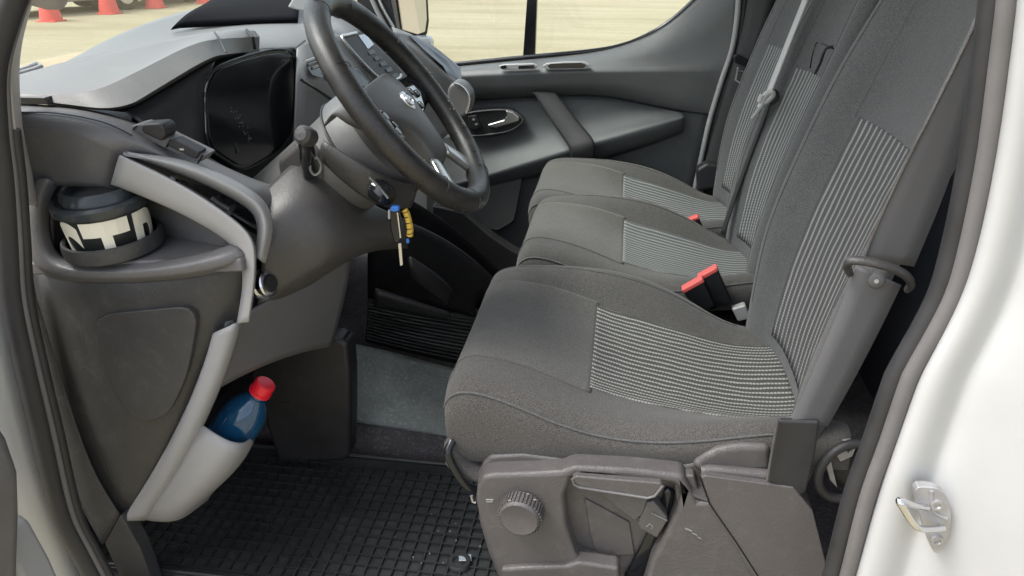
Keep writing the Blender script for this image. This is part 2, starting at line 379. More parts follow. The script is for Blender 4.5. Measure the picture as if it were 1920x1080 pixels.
# ------------------------------------------------------------------ the van body
van = thing('van', 'white van with its driver door open, showing pillars, door seal, striker and cab floor', 'van', (0, 1.5, -.5))
# body side, driver side front (left edge of the picture)
ppatch('front_pillar', [[(-260, 200, .74), (-160, 560, .74), (-110, 800, .74), (-60, 1030, .74), (0, 1260, .74)],
                        [(-60, 200, .775), (-30, 560, .775), (20, 800, .775), (70, 1030, .775), (140, 1260, .775)],
                        [(-16, 200, .79), (10, 560, .79), (62, 800, .79), (132, 1030, .79), (215, 1260, .79)],
                        [(-8, 200, .84), (20, 560, .84), (72, 800, .84), (140, 1030, .84), (225, 1260, .84)]], 'white_paint', van, nu=14, nv=30, solid=.006)
SLC = [(60, -120), (40, -40), (12, 40), (-10, 130), (-6, 240), (6, 340), (14, 450), (22, 560), (46, 675), (78, 810), (112, 955), (147, 1030), (205, 1130), (290, 1230)]
tube('door_seal', PL(SLC, .785), .0135, 'seal_rubber', van, k=6, n=12, flat=.8)
tube('seal_lip', PL([(x + 22, y + 2) for x, y in SLC], .792), .0045, 'seal_grey', van, k=6, n=8)  # paler tube paints the highlight line along the seal's inner edge
tube('seal_lip', PL([(x + 33, y + 2) for x, y in SLC[4:]], .80), .007, 'seal_rubber', van, k=6, n=8)
ap = ppatch('pillar_trim', [[(75, -120, .80), (30, 0, .80), (8, 60, .80), (-6, 130, .80), (-6, 230, .80), (4, 290, .80), (14, 345, .80), (24, 385, .80)],
                            [(90, -120, .80), (48, 0, .80), (28, 60, .80), (16, 130, .80), (18, 230, .80), (28, 290, .80), (40, 345, .80), (48, 385, .80)],
                            [(105, -120, .815), (66, 0, .815), (46, 60, .815), (34, 130, .815), (40, 230, .815), (52, 290, .815), (64, 345, .82), (70, 385, .82)],
                            [(100, -120, .90), (62, 0, .90), (44, 60, .90), (34, 130, .90), (41, 230, .90), (53, 290, .90), (66, 345, .90), (74, 385, .90)]], 'pillar_trim', van, nu=16, nv=40)
tube('grip_groove', PL([(6, 140), (12, 132), (17, 150), (24, 220), (31, 275), (28, 293), (18, 288), (10, 220)], .800), .0022, 'pillar_trim', ap, closed=True, k=6, n=8)
# body side behind the door (right edge)
WE = [(1912, -80), (1906, 0), (1887, 150), (1866, 300), (1833, 460), (1800, 565), (1733, 687), (1718, 720), (1680, 830), (1643, 933), (1605, 1080), (1570, 1200)]
bp_ = ppatch('rear_pillar', [[(x - 12, y, .83) for x, y in WE], [(x - 2, y, .79) for x, y in WE], [(x + 14, y, .775) for x, y in WE], [(x + 60, y, .772) for x, y in WE], [(x + 92, y, .788) for x, y in WE], [(x + 120, y, .765) for x, y in WE],
                       [(x + 240, y, .745) for x, y in WE], [(x + 420, y, .70) for x, y in WE]], 'white_paint', van, nu=50, nv=40, solid=.006)
tube('door_seal', PL([(x - 16, y) for x, y in WE], .80), .0125, 'seal_grey', van, k=6, n=12, flat=.8)
tube('door_seal', PL([(x - 44, y) for x, y in WE], .812), .014, 'seal_rubber', van, k=6, n=12, flat=.9)
tube('seal_lip', PL([(x - 30, y) for x, y in WE], .803), .003, 'seal_grey', van, k=6, n=8)
# striker on the pillar
pl = pp('door_striker', [(1716, 920), (1742, 914), (1766, 922), (1782, 950), (1783, 985), (1775, 1015), (1762, 1036), (1750, 1034), (1738, 1005), (1728, 975)], .752, .012, 'steel', van, bevel=.003, rnd=3)
tube('striker_loop', PL([(1738, 952, .748), (1712, 946, .73), (1688, 938, .715), (1692, 950, .71), (1718, 988, .715), (1745, 992, .735), (1768, 990, .748)]), .0042, 'chrome', pl, k=5, n=10)
for c in ((1756, 945), (1756, 1012)): lathe('screw', [(.007, 0), (.007, .004), (.004, .004), (.003, .002), (0, .002)], P(*c, .752), (0, -1, 0), 'steel', pl, 18)
tube('striker_rib', PL([(1746, 920), (1750, 958), (1775, 972)], .752), .0025, 'steel', pl, k=4, n=8)
# floor, roof, bulkhead, front wall
boxes('floor_pan', [((-.18, 1.62, -.03), (.87, 0, 0), (0, .84, 0), (0, 0, .02))], 'carpet_dark', van)
boxes('sill', [((-.2, .80, -.05), (1.0, 0, 0), (0, .03, 0), (0, 0, .05))], 'seal_rubber', van, bevel=.01)
boxes('roof', [((.12, 1.63, 1.66), (.58, 0, 0), (0, .88, 0), (0, 0, .02))], 'headliner', van, bevel=.01)
boxes('bulkhead', [((.69, 1.66, .77), (.02, 0, 0), (0, .84, 0), (0, 0, .87))], 'bulkhead', van)
boxes('front_wall', [((-1.0, 1.62, .36), (.03, 0, 0), (0, .80, 0), (0, 0, .40))], 'dash_black', van)
boxes('roof_rail', [((.1, .80, 1.62), (.62, 0, 0), (0, .04, 0), (0, 0, .05))], 'headliner', van, bevel=.01)
boxes('side_wall', [((.44, 2.52, .30), (.25, 0, 0), (0, .02, 0), (0, 0, .36))], 'dash_dark', van)
boxes('roof_rail', [((.1, 2.47, 1.60), (.62, 0, 0), (0, .05, 0), (0, 0, .06))], 'headliner', van, bevel=.01)
tube('windscreen_pillar', [P(62, -10, .86), (-.62, .86, 1.15), (-.5, .88, 1.45), (-.44, .9, 1.64)], .035, 'pillar_trim', van, k=4)
prism('windscreen', [(-1.30, .92, .80), (-.45, .92, 1.63), (-.45, 2.40, 1.63), (-1.30, 2.40, .80)], (-.004, 0, .004), 'clear_glass', van, bevel=0)
tube('wiper_arm', PL([(30, 134, 1.16), (50, 127, 1.18), (68, 119, 1.2), (77, 124, 1.2), (60, 131, 1.18), (34, 138, 1.16)]), .004, 'trim_grey', van, n=8)
# far side pillar beside the passenger seat
pp('far_pillar', [(1375, -80), (1398, -80), (1400, 30), (1410, 20), (1422, -80), (1640, -80), (1640, 340), (1300, 380), (1300, 345), (1345, 190), (1368, 110)], 2.47, .06, 'dash_dark', van, bevel=.003)
tube('far_door_seal', PL([(1391, -80), (1385, 0), (1381, 44), (1372, 95), (1352, 155), (1329, 233), (1308, 330), (1300, 370)], 2.40), .0085, 'trim_grey', van, k=5, n=8)
tube('far_door_seal', PL([(1403, -80), (1396, 0), (1391, 44), (1384, 95), (1364, 155), (1340, 233), (1322, 330), (1314, 370)], 2.41), .012, 'seal_rubber', van, k=5, n=8)
# footwell carpets and the black foot rest cover
ppatch('carpet', [[(640, 640, 1.46), (700, 650, 1.50), (780, 672, 1.54), (860, 694, 1.58), (960, 715, 1.6)], [(648, 720, 1.39), (710, 725, 1.40), (780, 745, 1.42), (850, 765, 1.44), (960, 790, 1.46)],
                  [(652, 790, 1.345), (710, 800, 1.345), (780, 812, 1.345), (850, 822, 1.345), (960, 838, 1.345)]], 'carpet', van, nu=16, nv=20)
ppatch('carpet', [[(430, 770, 1.33), (652, 788, 1.34), (780, 810, 1.34), (960, 836, 1.34)], [(430, 830, 1.32), (652, 838, 1.315), (780, 846, 1.31), (960, 860, 1.31)], [(420, 880, 1.27), (652, 884, 1.27), (780, 888, 1.27), (960, 894, 1.27)]], 'carpet_dark', van, nu=14, nv=20)
fr = pp('foot_rest', [(462, 700), (490, 668), (530, 645), (580, 634), (632, 634), (652, 644), (657, 700), (658, 780), (655, 858), (640, 867), (560, 868), (520, 866), (498, 800), (480, 740)], 1.20, .05, 'dash_black', van, bevel=.022, seg=4)
lathe('fixing_cap', [(.021, 0), (.021, .0016), (.0185, .002), (.0185, .0012), (0, .0012)], P(536, 770, 1.20), (0, -1, 0), 'dash_black', fr, 28)
# ------------------------------------------------------------------ driver door (edge of it at the lower left) and passenger door
dd = thing('driver_door', 'open driver door, only the dark edge of its trim showing at the lower left corner', 'door', P(-40, 1000, .6))
prism('door_panel', PL([(-320, 640), (-90, 700), (-10, 762), (26, 815), (48, 880), (50, 960), (44, 1120), (-320, 1120)], .6), (-.06, -.45, 0), 'seal_grey', dd, bevel=.02, seg=4)
prism('door_edge', PL([(30, 950), (60, 975), (98, 1045), (140, 1140), (30, 1140)], .66), (0, -.05, 0), 'trim_grey', dd, bevel=.01)
pd = thing('passenger_door', 'closed passenger door with grey trim, armrest scoop, black pull strap and window', 'door', P(1100, 330, 2.42))
ppatch('door_trim', [
    [(800, 131, 2.47), (860, 124, 2.47), (960, 114, 2.47), (1080, 103, 2.47), (1150, 92, 2.47), (1215, 68, 2.47), (1262, 38, 2.47), (1310, -6, 2.47), (1390, -90, 2.47)],
    [(800, 132, 2.43), (860, 127, 2.43), (960, 118, 2.43), (1080, 110, 2.43), (1150, 103, 2.43), (1222, 90, 2.43), (1285, 60, 2.43), (1335, 20, 2.43), (1395, -60, 2.43)],
    [(800, 136, 2.40), (860, 132, 2.40), (960, 127, 2.40), (1080, 123, 2.40), (1150, 122, 2.40), (1230, 122, 2.41), (1300, 116, 2.42), (1345, 100, 2.42), (1384, 60, 2.42)],
    [(800, 146, 2.385), (860, 142, 2.385), (960, 137, 2.385), (1080, 133, 2.385), (1150, 132, 2.385), (1230, 132, 2.39), (1300, 131, 2.40), (1340, 130, 2.405), (1372, 128, 2.41)],
    [(800, 152, 2.385), (860, 148, 2.385), (960, 143, 2.385), (1080, 139, 2.385), (1150, 138, 2.385), (1230, 138, 2.39), (1300, 138, 2.40), (1338, 138, 2.405), (1366, 138, 2.41)],
    [(800, 184, 2.40), (860, 181, 2.40), (960, 176, 2.40), (1080, 168, 2.40), (1150, 172, 2.40), (1215, 188, 2.40), (1275, 204, 2.40), (1320, 204, 2.41), (1350, 204, 2.42)],
    [(800, 196, 2.46), (860, 190, 2.46), (960, 184, 2.46), (1080, 178, 2.46), (1150, 182, 2.455), (1210, 196, 2.445), (1270, 209, 2.42), (1318, 214, 2.42), (1346, 214, 2.42)]], 'door_trim', pd, nu=40, nv=50, du=2, solid=.004)
ppatch('armrest', [
    [(800, 194, 2.46), (860, 189, 2.46), (960, 183, 2.46), (1080, 177, 2.46), (1150, 181, 2.455), (1210, 195, 2.445), (1262, 207, 2.42), (1282, 213, 2.40)],
    [(810, 250, 2.44), (862, 250, 2.44), (960, 236, 2.44), (1080, 222, 2.43), (1150, 216, 2.42), (1210, 214, 2.41), (1262, 214, 2.395), (1283, 217, 2.39)],
    [(820, 300, 2.415), (866, 296, 2.415), (960, 275, 2.41), (1080, 248, 2.40), (1150, 236, 2.395), (1210, 227, 2.385), (1264, 218, 2.38), (1284, 218, 2.38)],
    [(830, 345, 2.375), (870, 336, 2.375), (960, 308, 2.365), (1080, 270, 2.36), (1150, 252, 2.36), (1210, 236, 2.36), (1266, 222, 2.37), (1284, 219, 2.375)],
    [(830, 352, 2.365), (870, 343, 2.365), (960, 316, 2.355), (1080, 279, 2.35), (1150, 260, 2.35), (1210, 243, 2.355), (1266, 228, 2.365), (1284, 222, 2.375)],
    [(830, 362, 2.375), (870, 353, 2.375), (960, 328, 2.365), (1080, 292, 2.36), (1150, 272, 2.36), (1210, 255, 2.36), (1266, 238, 2.37), (1283, 232, 2.385)],
    [(830, 376, 2.40), (870, 367, 2.40), (960, 342, 2.39), (1080, 312, 2.39), (1150, 293, 2.385), (1210, 274, 2.385), (1264, 254, 2.39), (1281, 246, 2.40)],
    [(830, 378, 2.44), (870, 369, 2.44), (960, 344, 2.44), (1080, 314, 2.44), (1150, 295, 2.44), (1210, 276, 2.44), (1264, 256, 2.43), (1281, 248, 2.42)]], 'door_mid', pd, nu=44, nv=40, du=2)
lw = ppatch('lower_panel', [[(800, 250, 2.435), (950, 250, 2.435), (1100, 230, 2.435), (1230, 200, 2.435), (1360, 170, 2.435)], [(800, 400, 2.43), (950, 360, 2.43), (1100, 320, 2.43), (1230, 280, 2.43), (1340, 220, 2.43)],
                       [(800, 640, 2.40), (960, 560, 2.41), (1100, 470, 2.42), (1220, 430, 2.43), (1300, 380, 2.43)]], 'door_mid', pd, nu=14, nv=20)
pp('speaker_panel', [(860, 372), (905, 350), (976, 330), (980, 336), (964, 410), (955, 422), (935, 431), (920, 430), (895, 415), (860, 395)], 2.392, .03, 'door_trim', pd, bevel=.003)
tube('panel_edge', PL([(905, 352), (976, 331), (979, 337), (963, 412), (934, 430), (920, 428), (890, 410)], 2.392), .0018, 'door_mid', pd, n=6)
pp('pocket', [(810, 385), (870, 398), (920, 442), (962, 470), (985, 480), (985, 640), (940, 560), (880, 480), (810, 420)], 2.33, .05, 'dash_dark', pd, bevel=.008)
ppatch('pull_strap', [[(998, 172, 2.40), (1010, 190, 2.385), (1035, 230, 2.355), (1062, 268, 2.32), (1070, 282, 2.30), (1070, 300, 2.315), (1070, 318, 2.34)],
                      [(1020, 171, 2.39), (1034, 190, 2.37), (1060, 228, 2.34), (1090, 262, 2.305), (1097, 276, 2.285), (1095, 300, 2.30), (1093, 318, 2.33)],
                      [(1042, 174, 2.40), (1056, 190, 2.385), (1082, 226, 2.355), (1110, 256, 2.32), (1118, 272, 2.30), (1113, 298, 2.315), (1108, 316, 2.34)]], 'strap_black', pd, nu=10, nv=40, solid=.016)
pp('handle_bezel', [(868, 214), (890, 208), (935, 204), (962, 207), (980, 222), (978, 232), (955, 246), (910, 254), (880, 256), (868, 240)], 2.395, .03, 'dash_black', pd, bevel=.004)
tube('bezel_edge', PL([(868, 216), (890, 210), (935, 206), (962, 209), (979, 222), (976, 232), (953, 246), (910, 253), (880, 255)], 2.393), .003, 'door_mid', pd, k=4, n=8)
prism('door_handle', PL([(948, 207), (962, 210), (974, 220), (972, 228), (930, 240), (916, 238), (914, 234), (945, 225), (950, 218)], 2.385), (0, .018, 0), 'silver', pd, bevel=.004)
lk = pp('lock_switch', [(878, 218), (893, 216), (903, 238), (889, 244), (880, 240)], 2.385, .012, 'dash_black', pd, bevel=.002)
for q in ((888, 224), (893, 233)): boxes('lock_symbol', [(P(*q, 2.3835), (.004, 0, 0), (0, .001, 0), (0, 0, .003))], 'trim_grey', lk)
ws_ = pp('window_switch', [(934, 124), (944, 121), (1000, 119), (1008, 124), (1002, 130), (942, 131)], 2.375, .015, 'trim_grey', pd, bevel=.003)
for a, b_ in ((939, 949), (972, 1001)): pp('switch_key', [(a, 123.5), (b_, 122), (b_, 128), (a, 129)], 2.372, .006, 'gloss_black', ws_, bevel=.001)
gp = pp('grip_cup', [(1017, 124), (1024, 119), (1060, 116), (1095, 116), (1106, 122), (1100, 130), (1060, 131), (1025, 131)], 2.375, .015, 'trim_grey', pd, bevel=.003)
pp('grip_hollow', [(1026, 123.5), (1032, 119.5), (1090, 118), (1099, 122), (1094, 127), (1030, 128)], 2.372, .006, 'gloss_black', gp, bevel=.001)
tube('window_seal', PL([(800, 126), (860, 120), (990, 107), (1108, 96), (1170, 84), (1222, 62), (1262, 36), (1310, -8), (1370, -70)], 2.475), .0075, 'gloss_black', pd, k=5, n=8)
pp('window_bar', [(992, -60), (1009, -60), (1003, 108), (980, 110)], 2.48, .03, 'gloss_black', pd, bevel=.003)
prism('window_glass', PL([(800, 128), (860, 122), (990, 109), (1108, 98), (1170, 86), (1222, 64), (1262, 38), (1310, -6), (1380, -80), (1440, -420), (700, -420)], 2.492), (0, .004, 0), 'clear_glass', pd, bevel=0)
tube('window_frame', PL([(1370, -70), (1420, -200), (1450, -420), (1200, -470), (900, -470), (760, -420)], 2.48), .03, 'dash_black', pd, k=4, n=8)
prism('door_skin', PL([(700, 138), (860, 124), (990, 111), (1108, 100), (1222, 68), (1310, -2), (1390, -60), (1360, 400), (1000, 700), (700, 700)], 2.497), (0, .05, 0), 'white_paint', pd, bevel=.004)
# far windscreen pillar and the mirror outside
fp = tag(None or pp('far_windscreen_pillar', [(640, -80), (716, -80), (746, 64), (700, 90)], 2.44, .04, 'dash_black', van, bevel=.004))
tube('pillar_strip', PL([(676, -60), (690, -20), (708, 22), (730, 62)], 2.435), .008, 'trim_grey', fp, k=4, n=8)
tube('pillar_strip', PL([(694, -60), (704, -20), (718, 15), (738, 52)], 2.43), .005, 'silver', fp, k=4, n=8)
mi = thing('wing_mirror', 'black framed wing mirror outside the passenger window', 'mirror', P(775, 80, 2.75))
MO = [(740, -120, 2.70), (796, -120, 2.80), (803, -20, 2.815), (806, 40, 2.82), (802, 66, 2.815), (785, 72, 2.78), (752, 62, 2.72), (742, 0, 2.70)]
prism('mirror_housing', PL([(x, y, Y + .006) for x, y, Y in MO]), (-.05, .07, 0), 'gloss_black', mi, bevel=.01, seg=4)
prism('mirror_glass', PL([(772 + (x - 772) * .84, 0 + (y - 0) * .90, 2.755 + (Y - 2.76) * .84) for x, y, Y in MO]), (-.008, .010, 0), 'chrome', mi, bevel=.002)
pp('mirror_arm', [(770, 66), (802, 70), (808, 80), (808, 130), (770, 130)], 2.76, .06, 'car_white', mi, bevel=.012)
# ------------------------------------------------------------------ dashboard
db = thing('dashboard', 'grey and black dashboard with instrument hood, air vent, cup tray and lower side panel', 'dashboard', P(300, 700, .95))
boxes('dash_core', [((-.88, 1.64, .50), (.09, 0, 0), (0, .68, 0), (0, 0, .24))], 'dash_black', db)
pp('dash_backing', [(55, 205), (225, 222), (330, 285), (480, 372), (486, 470), (470, 590), (440, 640), (380, 760), (300, 860), (150, 860), (70, 560)], 1.0, .04, 'dash_black', db, bevel=.004)
hood = ppatch('instrument_hood', [
    [(0, 150, 1.02), (120, 115, 1.08), (220, 94, 1.13), (330, 70, 1.21), (400, 60, 1.28), (452, 53, 1.34), (478, 58, 1.37)],
    [(10, 176, .93), (100, 178, .94), (178, 173, .95), (268, 129, 1.03), (365, 79, 1.13), (425, 71, 1.23), (487, 69, 1.37)],
    [(10, 184, .925), (95, 191, .935), (225, 209, .937), (300, 163, 1.018), (396, 105, 1.122), (432, 101, 1.215), (486, 95, 1.375)],
    [(10, 190, .97), (95, 196, .975), (230, 213, .985), (312, 168, 1.08), (404, 112, 1.19), (440, 108, 1.28), (484, 98, 1.40)]], 'dash_top', db, nu=31, nv=60, du=1, dv=2, solid=.006, sharp=9)
tube('hood_seam', PL([(402, 60, 1.262), (412, 74, 1.185), (424, 98, 1.165)]), .0014, 'dash_black', hood, n=6)
tube('hood_seam', PL([(462, 56, 1.345), (474, 70, 1.32), (478, 92, 1.325)]), .0025, 'dash_black', hood, n=6)
pp('hood_gap', [(20, 182), (84, 183), (92, 196), (20, 196)], .925, .05, 'gloss_black', db, bevel=.001)
ppatch('windscreen_shelf', [[(60, 150, 1.15), (128, 114, 1.28), (180, 84, 1.42), (240, 56, 1.58), (310, 30, 1.78), (380, 12, 1.98), (470, -6, 2.16), (640, -24, 2.36)],
                            [(60, 154, 1.12), (132, 118, 1.22), (190, 96, 1.32), (250, 78, 1.44), (320, 62, 1.58), (400, 48, 1.72), (490, 40, 1.85), (660, 26, 2.2)],
                            [(60, 170, 1.06), (140, 128, 1.14), (220, 110, 1.20), (330, 84, 1.30), (430, 72, 1.42), (500, 66, 1.50), (570, 64, 1.58), (690, 60, 2.0)],
                            [(60, 200, 1.06), (150, 160, 1.14), (230, 150, 1.20), (340, 110, 1.30), (440, 100, 1.42), (510, 92, 1.48), (575, 90, 1.52), (690, 90, 1.9)]], 'dash_top', db, nu=24, nv=40, du=2, solid=.004)
ppatch('storage_tray', [[(318, 55, 1.555), (400, 51, 1.66), (480, 47, 1.76), (558, 44, 1.86)], [(345, 38, 1.60), (420, 28, 1.74), (480, 24, 1.84), (562, 20, 1.95)],
                        [(388, 16, 1.80), (440, 6, 1.92), (500, 0, 2.02), (556, -6, 2.1)], [(398, 8, 1.9), (450, -2, 2.0), (500, -8, 2.08), (556, -14, 2.16)]], 'tray_black', db, nu=12, nv=16, lift=.012, du=2, solid=.01)
pp('phone_rest', [(538, 14), (552, -10), (600, -20), (610, 8), (575, 24)], 1.80, .03, 'trim_grey', db, bevel=.005)
# recess and instrument cluster
prism('recess_back', [PX(x, y, -.705) for x, y in ((262, 208), (400, 108), (480, 92), (575, 84), (580, 280), (440, 340), (300, 280))], (-.02, 0, 0), 'dash_black', db, bevel=.002)
ppatch('recess_wall', [[(236, 208, .985), (300, 172, 1.05), (350, 142, 1.09), (404, 112, 1.16)], [(250, 214, .97), (312, 192, 1.02), (356, 172, 1.06), (390, 158, 1.11)],
                       [(285, 250, .985), (330, 252, 1.02), (360, 250, 1.06), (390, 250, 1.10)], [(320, 285, .99), (350, 292, 1.02), (372, 298, 1.05), (392, 305, 1.09)]], 'recess_grey', db, nu=16, nv=20)
CLP = [(384, 176), (391, 150), (402, 132), (414, 122), (455, 107), (500, 95), (528, 92), (546, 97), (555, 112), (557, 160), (553, 215), (546, 252), (524, 282), (490, 304), (462, 318), (446, 316), (420, 300), (396, 282), (388, 262), (385, 220)]
cl = prism('instrument_cluster', [PX(x, y, -.650) for x, y in CLP], (-.03, 0, 0), 'gloss_black', db, bevel=.003)
prism('cluster_face', [PX(460 + (x - 460) * .93, 205 + (y - 205) * .93, -.647) for x, y in CLP], (-.006, 0, 0), 'gloss_black', cl, bevel=.001)
tube('cluster_rim', [PX(x, y, -.647) for x, y in [(386, 250), (384, 176), (391, 150), (402, 132), (414, 122)]],   .0009, 'trim_grey', cl, k=4, n=6)
tube('cluster_rim', [PX(x, y, -.6475) for x, y in CLP], .0022, 'dash_black', cl, closed=True, k=2, n=6)
for i in range(26):
    t = i / 25; x = 437 + 36 * t + random.uniform(-6, 6); y = 208 + 58 * t + random.uniform(-7, 7)
    boxes('warning_symbol', [(PX(x, y, -.6458), (.0004, 0, 0), (0, random.uniform(.0006, .0022), 0), (0, 0, random.uniform(.0005, .0014)))], 'dash_lit', cl)
pp('cluster_needle', [(428, 256), (436, 254), (446, 285), (440, 296)], 1.165, .002, 'dash_dark', cl, bevel=.0004)
# dash end: top roll with switch strip, then the dark outer face
ppatch('side_roll', [
    [(20, 194, .95), (110, 196, .955), (205, 212, .96), (262, 232, .965), (330, 270, .985), (420, 312, 1.01), (500, 346, 1.04), (530, 352, 1.07)],
    [(20, 197, .925), (110, 199, .93), (200, 216, .935), (256, 238, .94), (322, 277, .955), (415, 320, .98), (495, 352, 1.01), (528, 362, 1.05)],
    [(20, 204, .905), (105, 205, .91), (195, 220, .912), (252, 246, .918), (316, 286, .93), (410, 331, .955), (490, 364, .985), (528, 378, 1.03)],
    [(20, 214, .893), (105, 214, .893), (190, 232, .893), (246, 258, .898), (308, 294, .905), (400, 342, .935), (482, 376, .97), (526, 400, 1.02)],
    [(20, 238, .880), (100, 236, .880), (180, 258, .880), (226, 284, .89), (290, 312, .935), (380, 352, .975), (470, 392, 1.0), (524, 430, 1.03)],
    [(20, 250, .880), (100, 247, .880), (172, 270, .880), (218, 296, .892), (290, 330, .975), (380, 372, 1.0), (470, 412, 1.02), (520, 470, 1.03)],
    [(20, 300, .884), (95, 296, .884), (165, 306, .884), (214, 325, .896), (290, 360, .985), (380, 410, 1.01), (470, 450, 1.02), (516, 500, 1.03)],
    [(20, 350, .888), (90, 348, .888), (160, 350, .888), (212, 354, .90), (290, 400, .99), (380, 440, 1.01), (470, 490, 1.02), (512, 540, 1.03)]], 'dash_lit', db, nu=50, nv=60, du=2, dv=2)
tube('roll_seam', PL([(40, 211, .8965), (105, 212, .8965), (190, 228, .897), (248, 254, .903)]), .0011, 'dash_black', db, k=5, n=6)
sw = pp('switch_strip', [(246, 236), (262, 232), (385, 292), (372, 306), (300, 274), (248, 250)], .925, .03, 'dash_lit', db, bevel=.002)
pp('dimmer_switch', [(264, 233), (300, 231), (308, 240), (310, 256), (302, 266), (264, 248)], .915, .03, 'dash_black', sw, bevel=.004)
b2 = pp('switch_button', [(316, 264), (328, 261), (375, 285), (366, 299), (314, 274)], .920, .02, 'dash_black', sw, bevel=.002)
boxes('button_light', [(P(341, 280, .9195), (.003, 0, 0), (0, .0006, 0), (0, 0, .0012))], 'silver', b2)
for q in ([(247, 250), (250, 242), (256, 236)], [(312, 276), (316, 268), (320, 262)], [(371, 306), (376, 298), (380, 290)]): tube('strip_seam', PL(q, .9225), .0012, 'gloss_black', sw, n=6)
# grey trim with the air vent
tr = ppatch('vent_trim', [
    [(207, 346, .892), (290, 376, .892), (370, 416, .892), (430, 454, .892), (450, 480, .892), (456, 520, .892), (452, 560, .892), (443, 607, .892)],
    [(209, 340, .880), (290, 369, .880), (372, 410, .880), (434, 448, .880), (454, 478, .880), (459, 520, .880), (455, 560, .880), (447, 606, .880)],
    [(222, 293, .876), (300, 328, .876), (372, 370, .876), (434, 413, .876), (468, 444, .876), (477, 480, .876), (474, 540, .876), (464, 604, .876)],
    [(226, 290, .880), (304, 324, .880), (376, 365, .880), (438, 408, .880), (474, 440, .880), (482, 478, .880), (478, 540, .880), (467, 604, .880)],
    [(232, 291, .91), (306, 325, .91), (378, 366, .915), (440, 410, .92), (475, 443, .92), (483, 480, .92), (479, 540, .92), (468, 604, .92)]], 'trim_grey', db, nu=30, nv=60, du=2)
ppatch('vent_bezel', [
    [(240, 293, .905), (300, 313, .915), (353, 333, .925), (417, 363, .935), (470, 393, .945), (484, 420, .945), (481, 449, .935), (474, 480, .92)],
    [(238, 290, .886), (302, 308, .892), (356, 326, .90), (419, 355, .91), (475, 386, .92), (490, 415, .92), (487, 450, .91), (479, 482, .90)],
    [(232, 286, .884), (308, 297, .890), (366, 313, .898), (430, 340, .91), (482, 369, .922), (505, 402, .924), (506, 440, .915), (493, 490, .905)],
    [(230, 284, .90), (310, 291, .91), (370, 305, .92), (434, 333, .935), (488, 364, .95), (513, 400, .955), (514, 442, .945), (498, 494, .93)]], 'trim_grey', tr, nu=20, nv=60, du=2)
pp('vent_throat', [(245, 296), (300, 308), (360, 328), (425, 360), (478, 392), (490, 420), (482, 455), (440, 420), (375, 372), (300, 328)], .962, .02, 'gloss_black', tr, bevel=.001)
for k_, (a, b_) in enumerate((((335, 336, .932), (486, 426, .948)), ((332, 343, .926), (482, 440, .94)), ((328, 349, .92), (476, 448, .93)))):
    ppatch('vent_fin', [[a, b_], [(a[0] + 1, a[1] + 4, a[2] - .012), (b_[0] - 2, b_[1] + 4, b_[2] - .012)]], 'dash_dark', tr, nu=3, nv=6, solid=.002)
for (x, y) in ((326, 333), (404, 381), (432, 396)):
    tube('vent_divider', PL([(x + 6, y - 8, .955), (x - 4, y + 4, .915)]), .004, 'trim_grey' if x == 326 else 'dash_dark', tr, n=8)
tube('vent_lever', PL([(396, 372, .925), (412, 384, .925), (430, 394, .925)]), .005, 'dash_dark', tr, n=8)
# cup tray
tray = ppatch('cup_tray', [
    [(112, 346, .90), (96, 372, .893), (92, 420, .888), (100, 466, .880), (130, 496, .874), (250, 494, .872), (345, 482, .872), (412, 466, .876), (434, 456, .892)],
    [(98, 338, .88), (80, 366, .872), (76, 420, .866), (84, 478, .860), (120, 508, .855), (250, 506, .853), (350, 494, .853), (424, 476, .858), (446, 462, .880)],
    [(78, 333, .876), (60, 360, .868), (56, 420, .862), (64, 488, .858), (104, 516, .854), (250, 518, .852), (360, 508, .852), (436, 490, .858), (458, 474, .878)],
    [(66, 334, .88), (46, 366, .870), (44, 424, .864), (54, 494, .862), (96, 524, .858), (250, 526, .856), (364, 516, .856), (440, 500, .862), (462, 482, .882)],
    [(62, 338, .91), (44, 370, .900), (44, 430, .890), (56, 500, .884), (98, 530, .878), (250, 532, .876), (364, 522, .876), (440, 506, .880), (462, 488, .90)]], 'dash_lit', db, nu=24, nv=60, du=2)
prism('tray_floor', [(-.835, .868, .628), (-.50, .868, .655), (-.50, .985, .655), (-.835, .985, .628)], (0, 0, -.02), 'dash_lit', tray, bevel=.004)
ppatch('tray_wall', [[(76, 334, .880), (90, 330, .92), (150, 334, .955), (212, 345, .965), (300, 378, .955), (380, 416, .93), (436, 452, .895)],
                     [(96, 346, .893), (110, 344, .925), (160, 346, .958), (216, 354, .968), (298, 386, .958), (376, 424, .935), (432, 456, .90)],
                     [(100, 480, .893), (112, 470, .93), (160, 460, .97), (216, 450, .985), (298, 450, .975), (376, 456, .945), (428, 464, .905)]], 'dash_lit', tray, nu=16, nv=36, du=2)
CUP = Vector((-.712, .905, .646)); CA = Vector((-.045, -.05, 1)).normalized()
lathe('cup_collar', [(.060, -.004), (.0665, .0), (.0675, .012), (.066, .020), (.063, .0215), (.060, .019), (.058, .006)], CUP, CA, 'dash_dark', tray, 44)
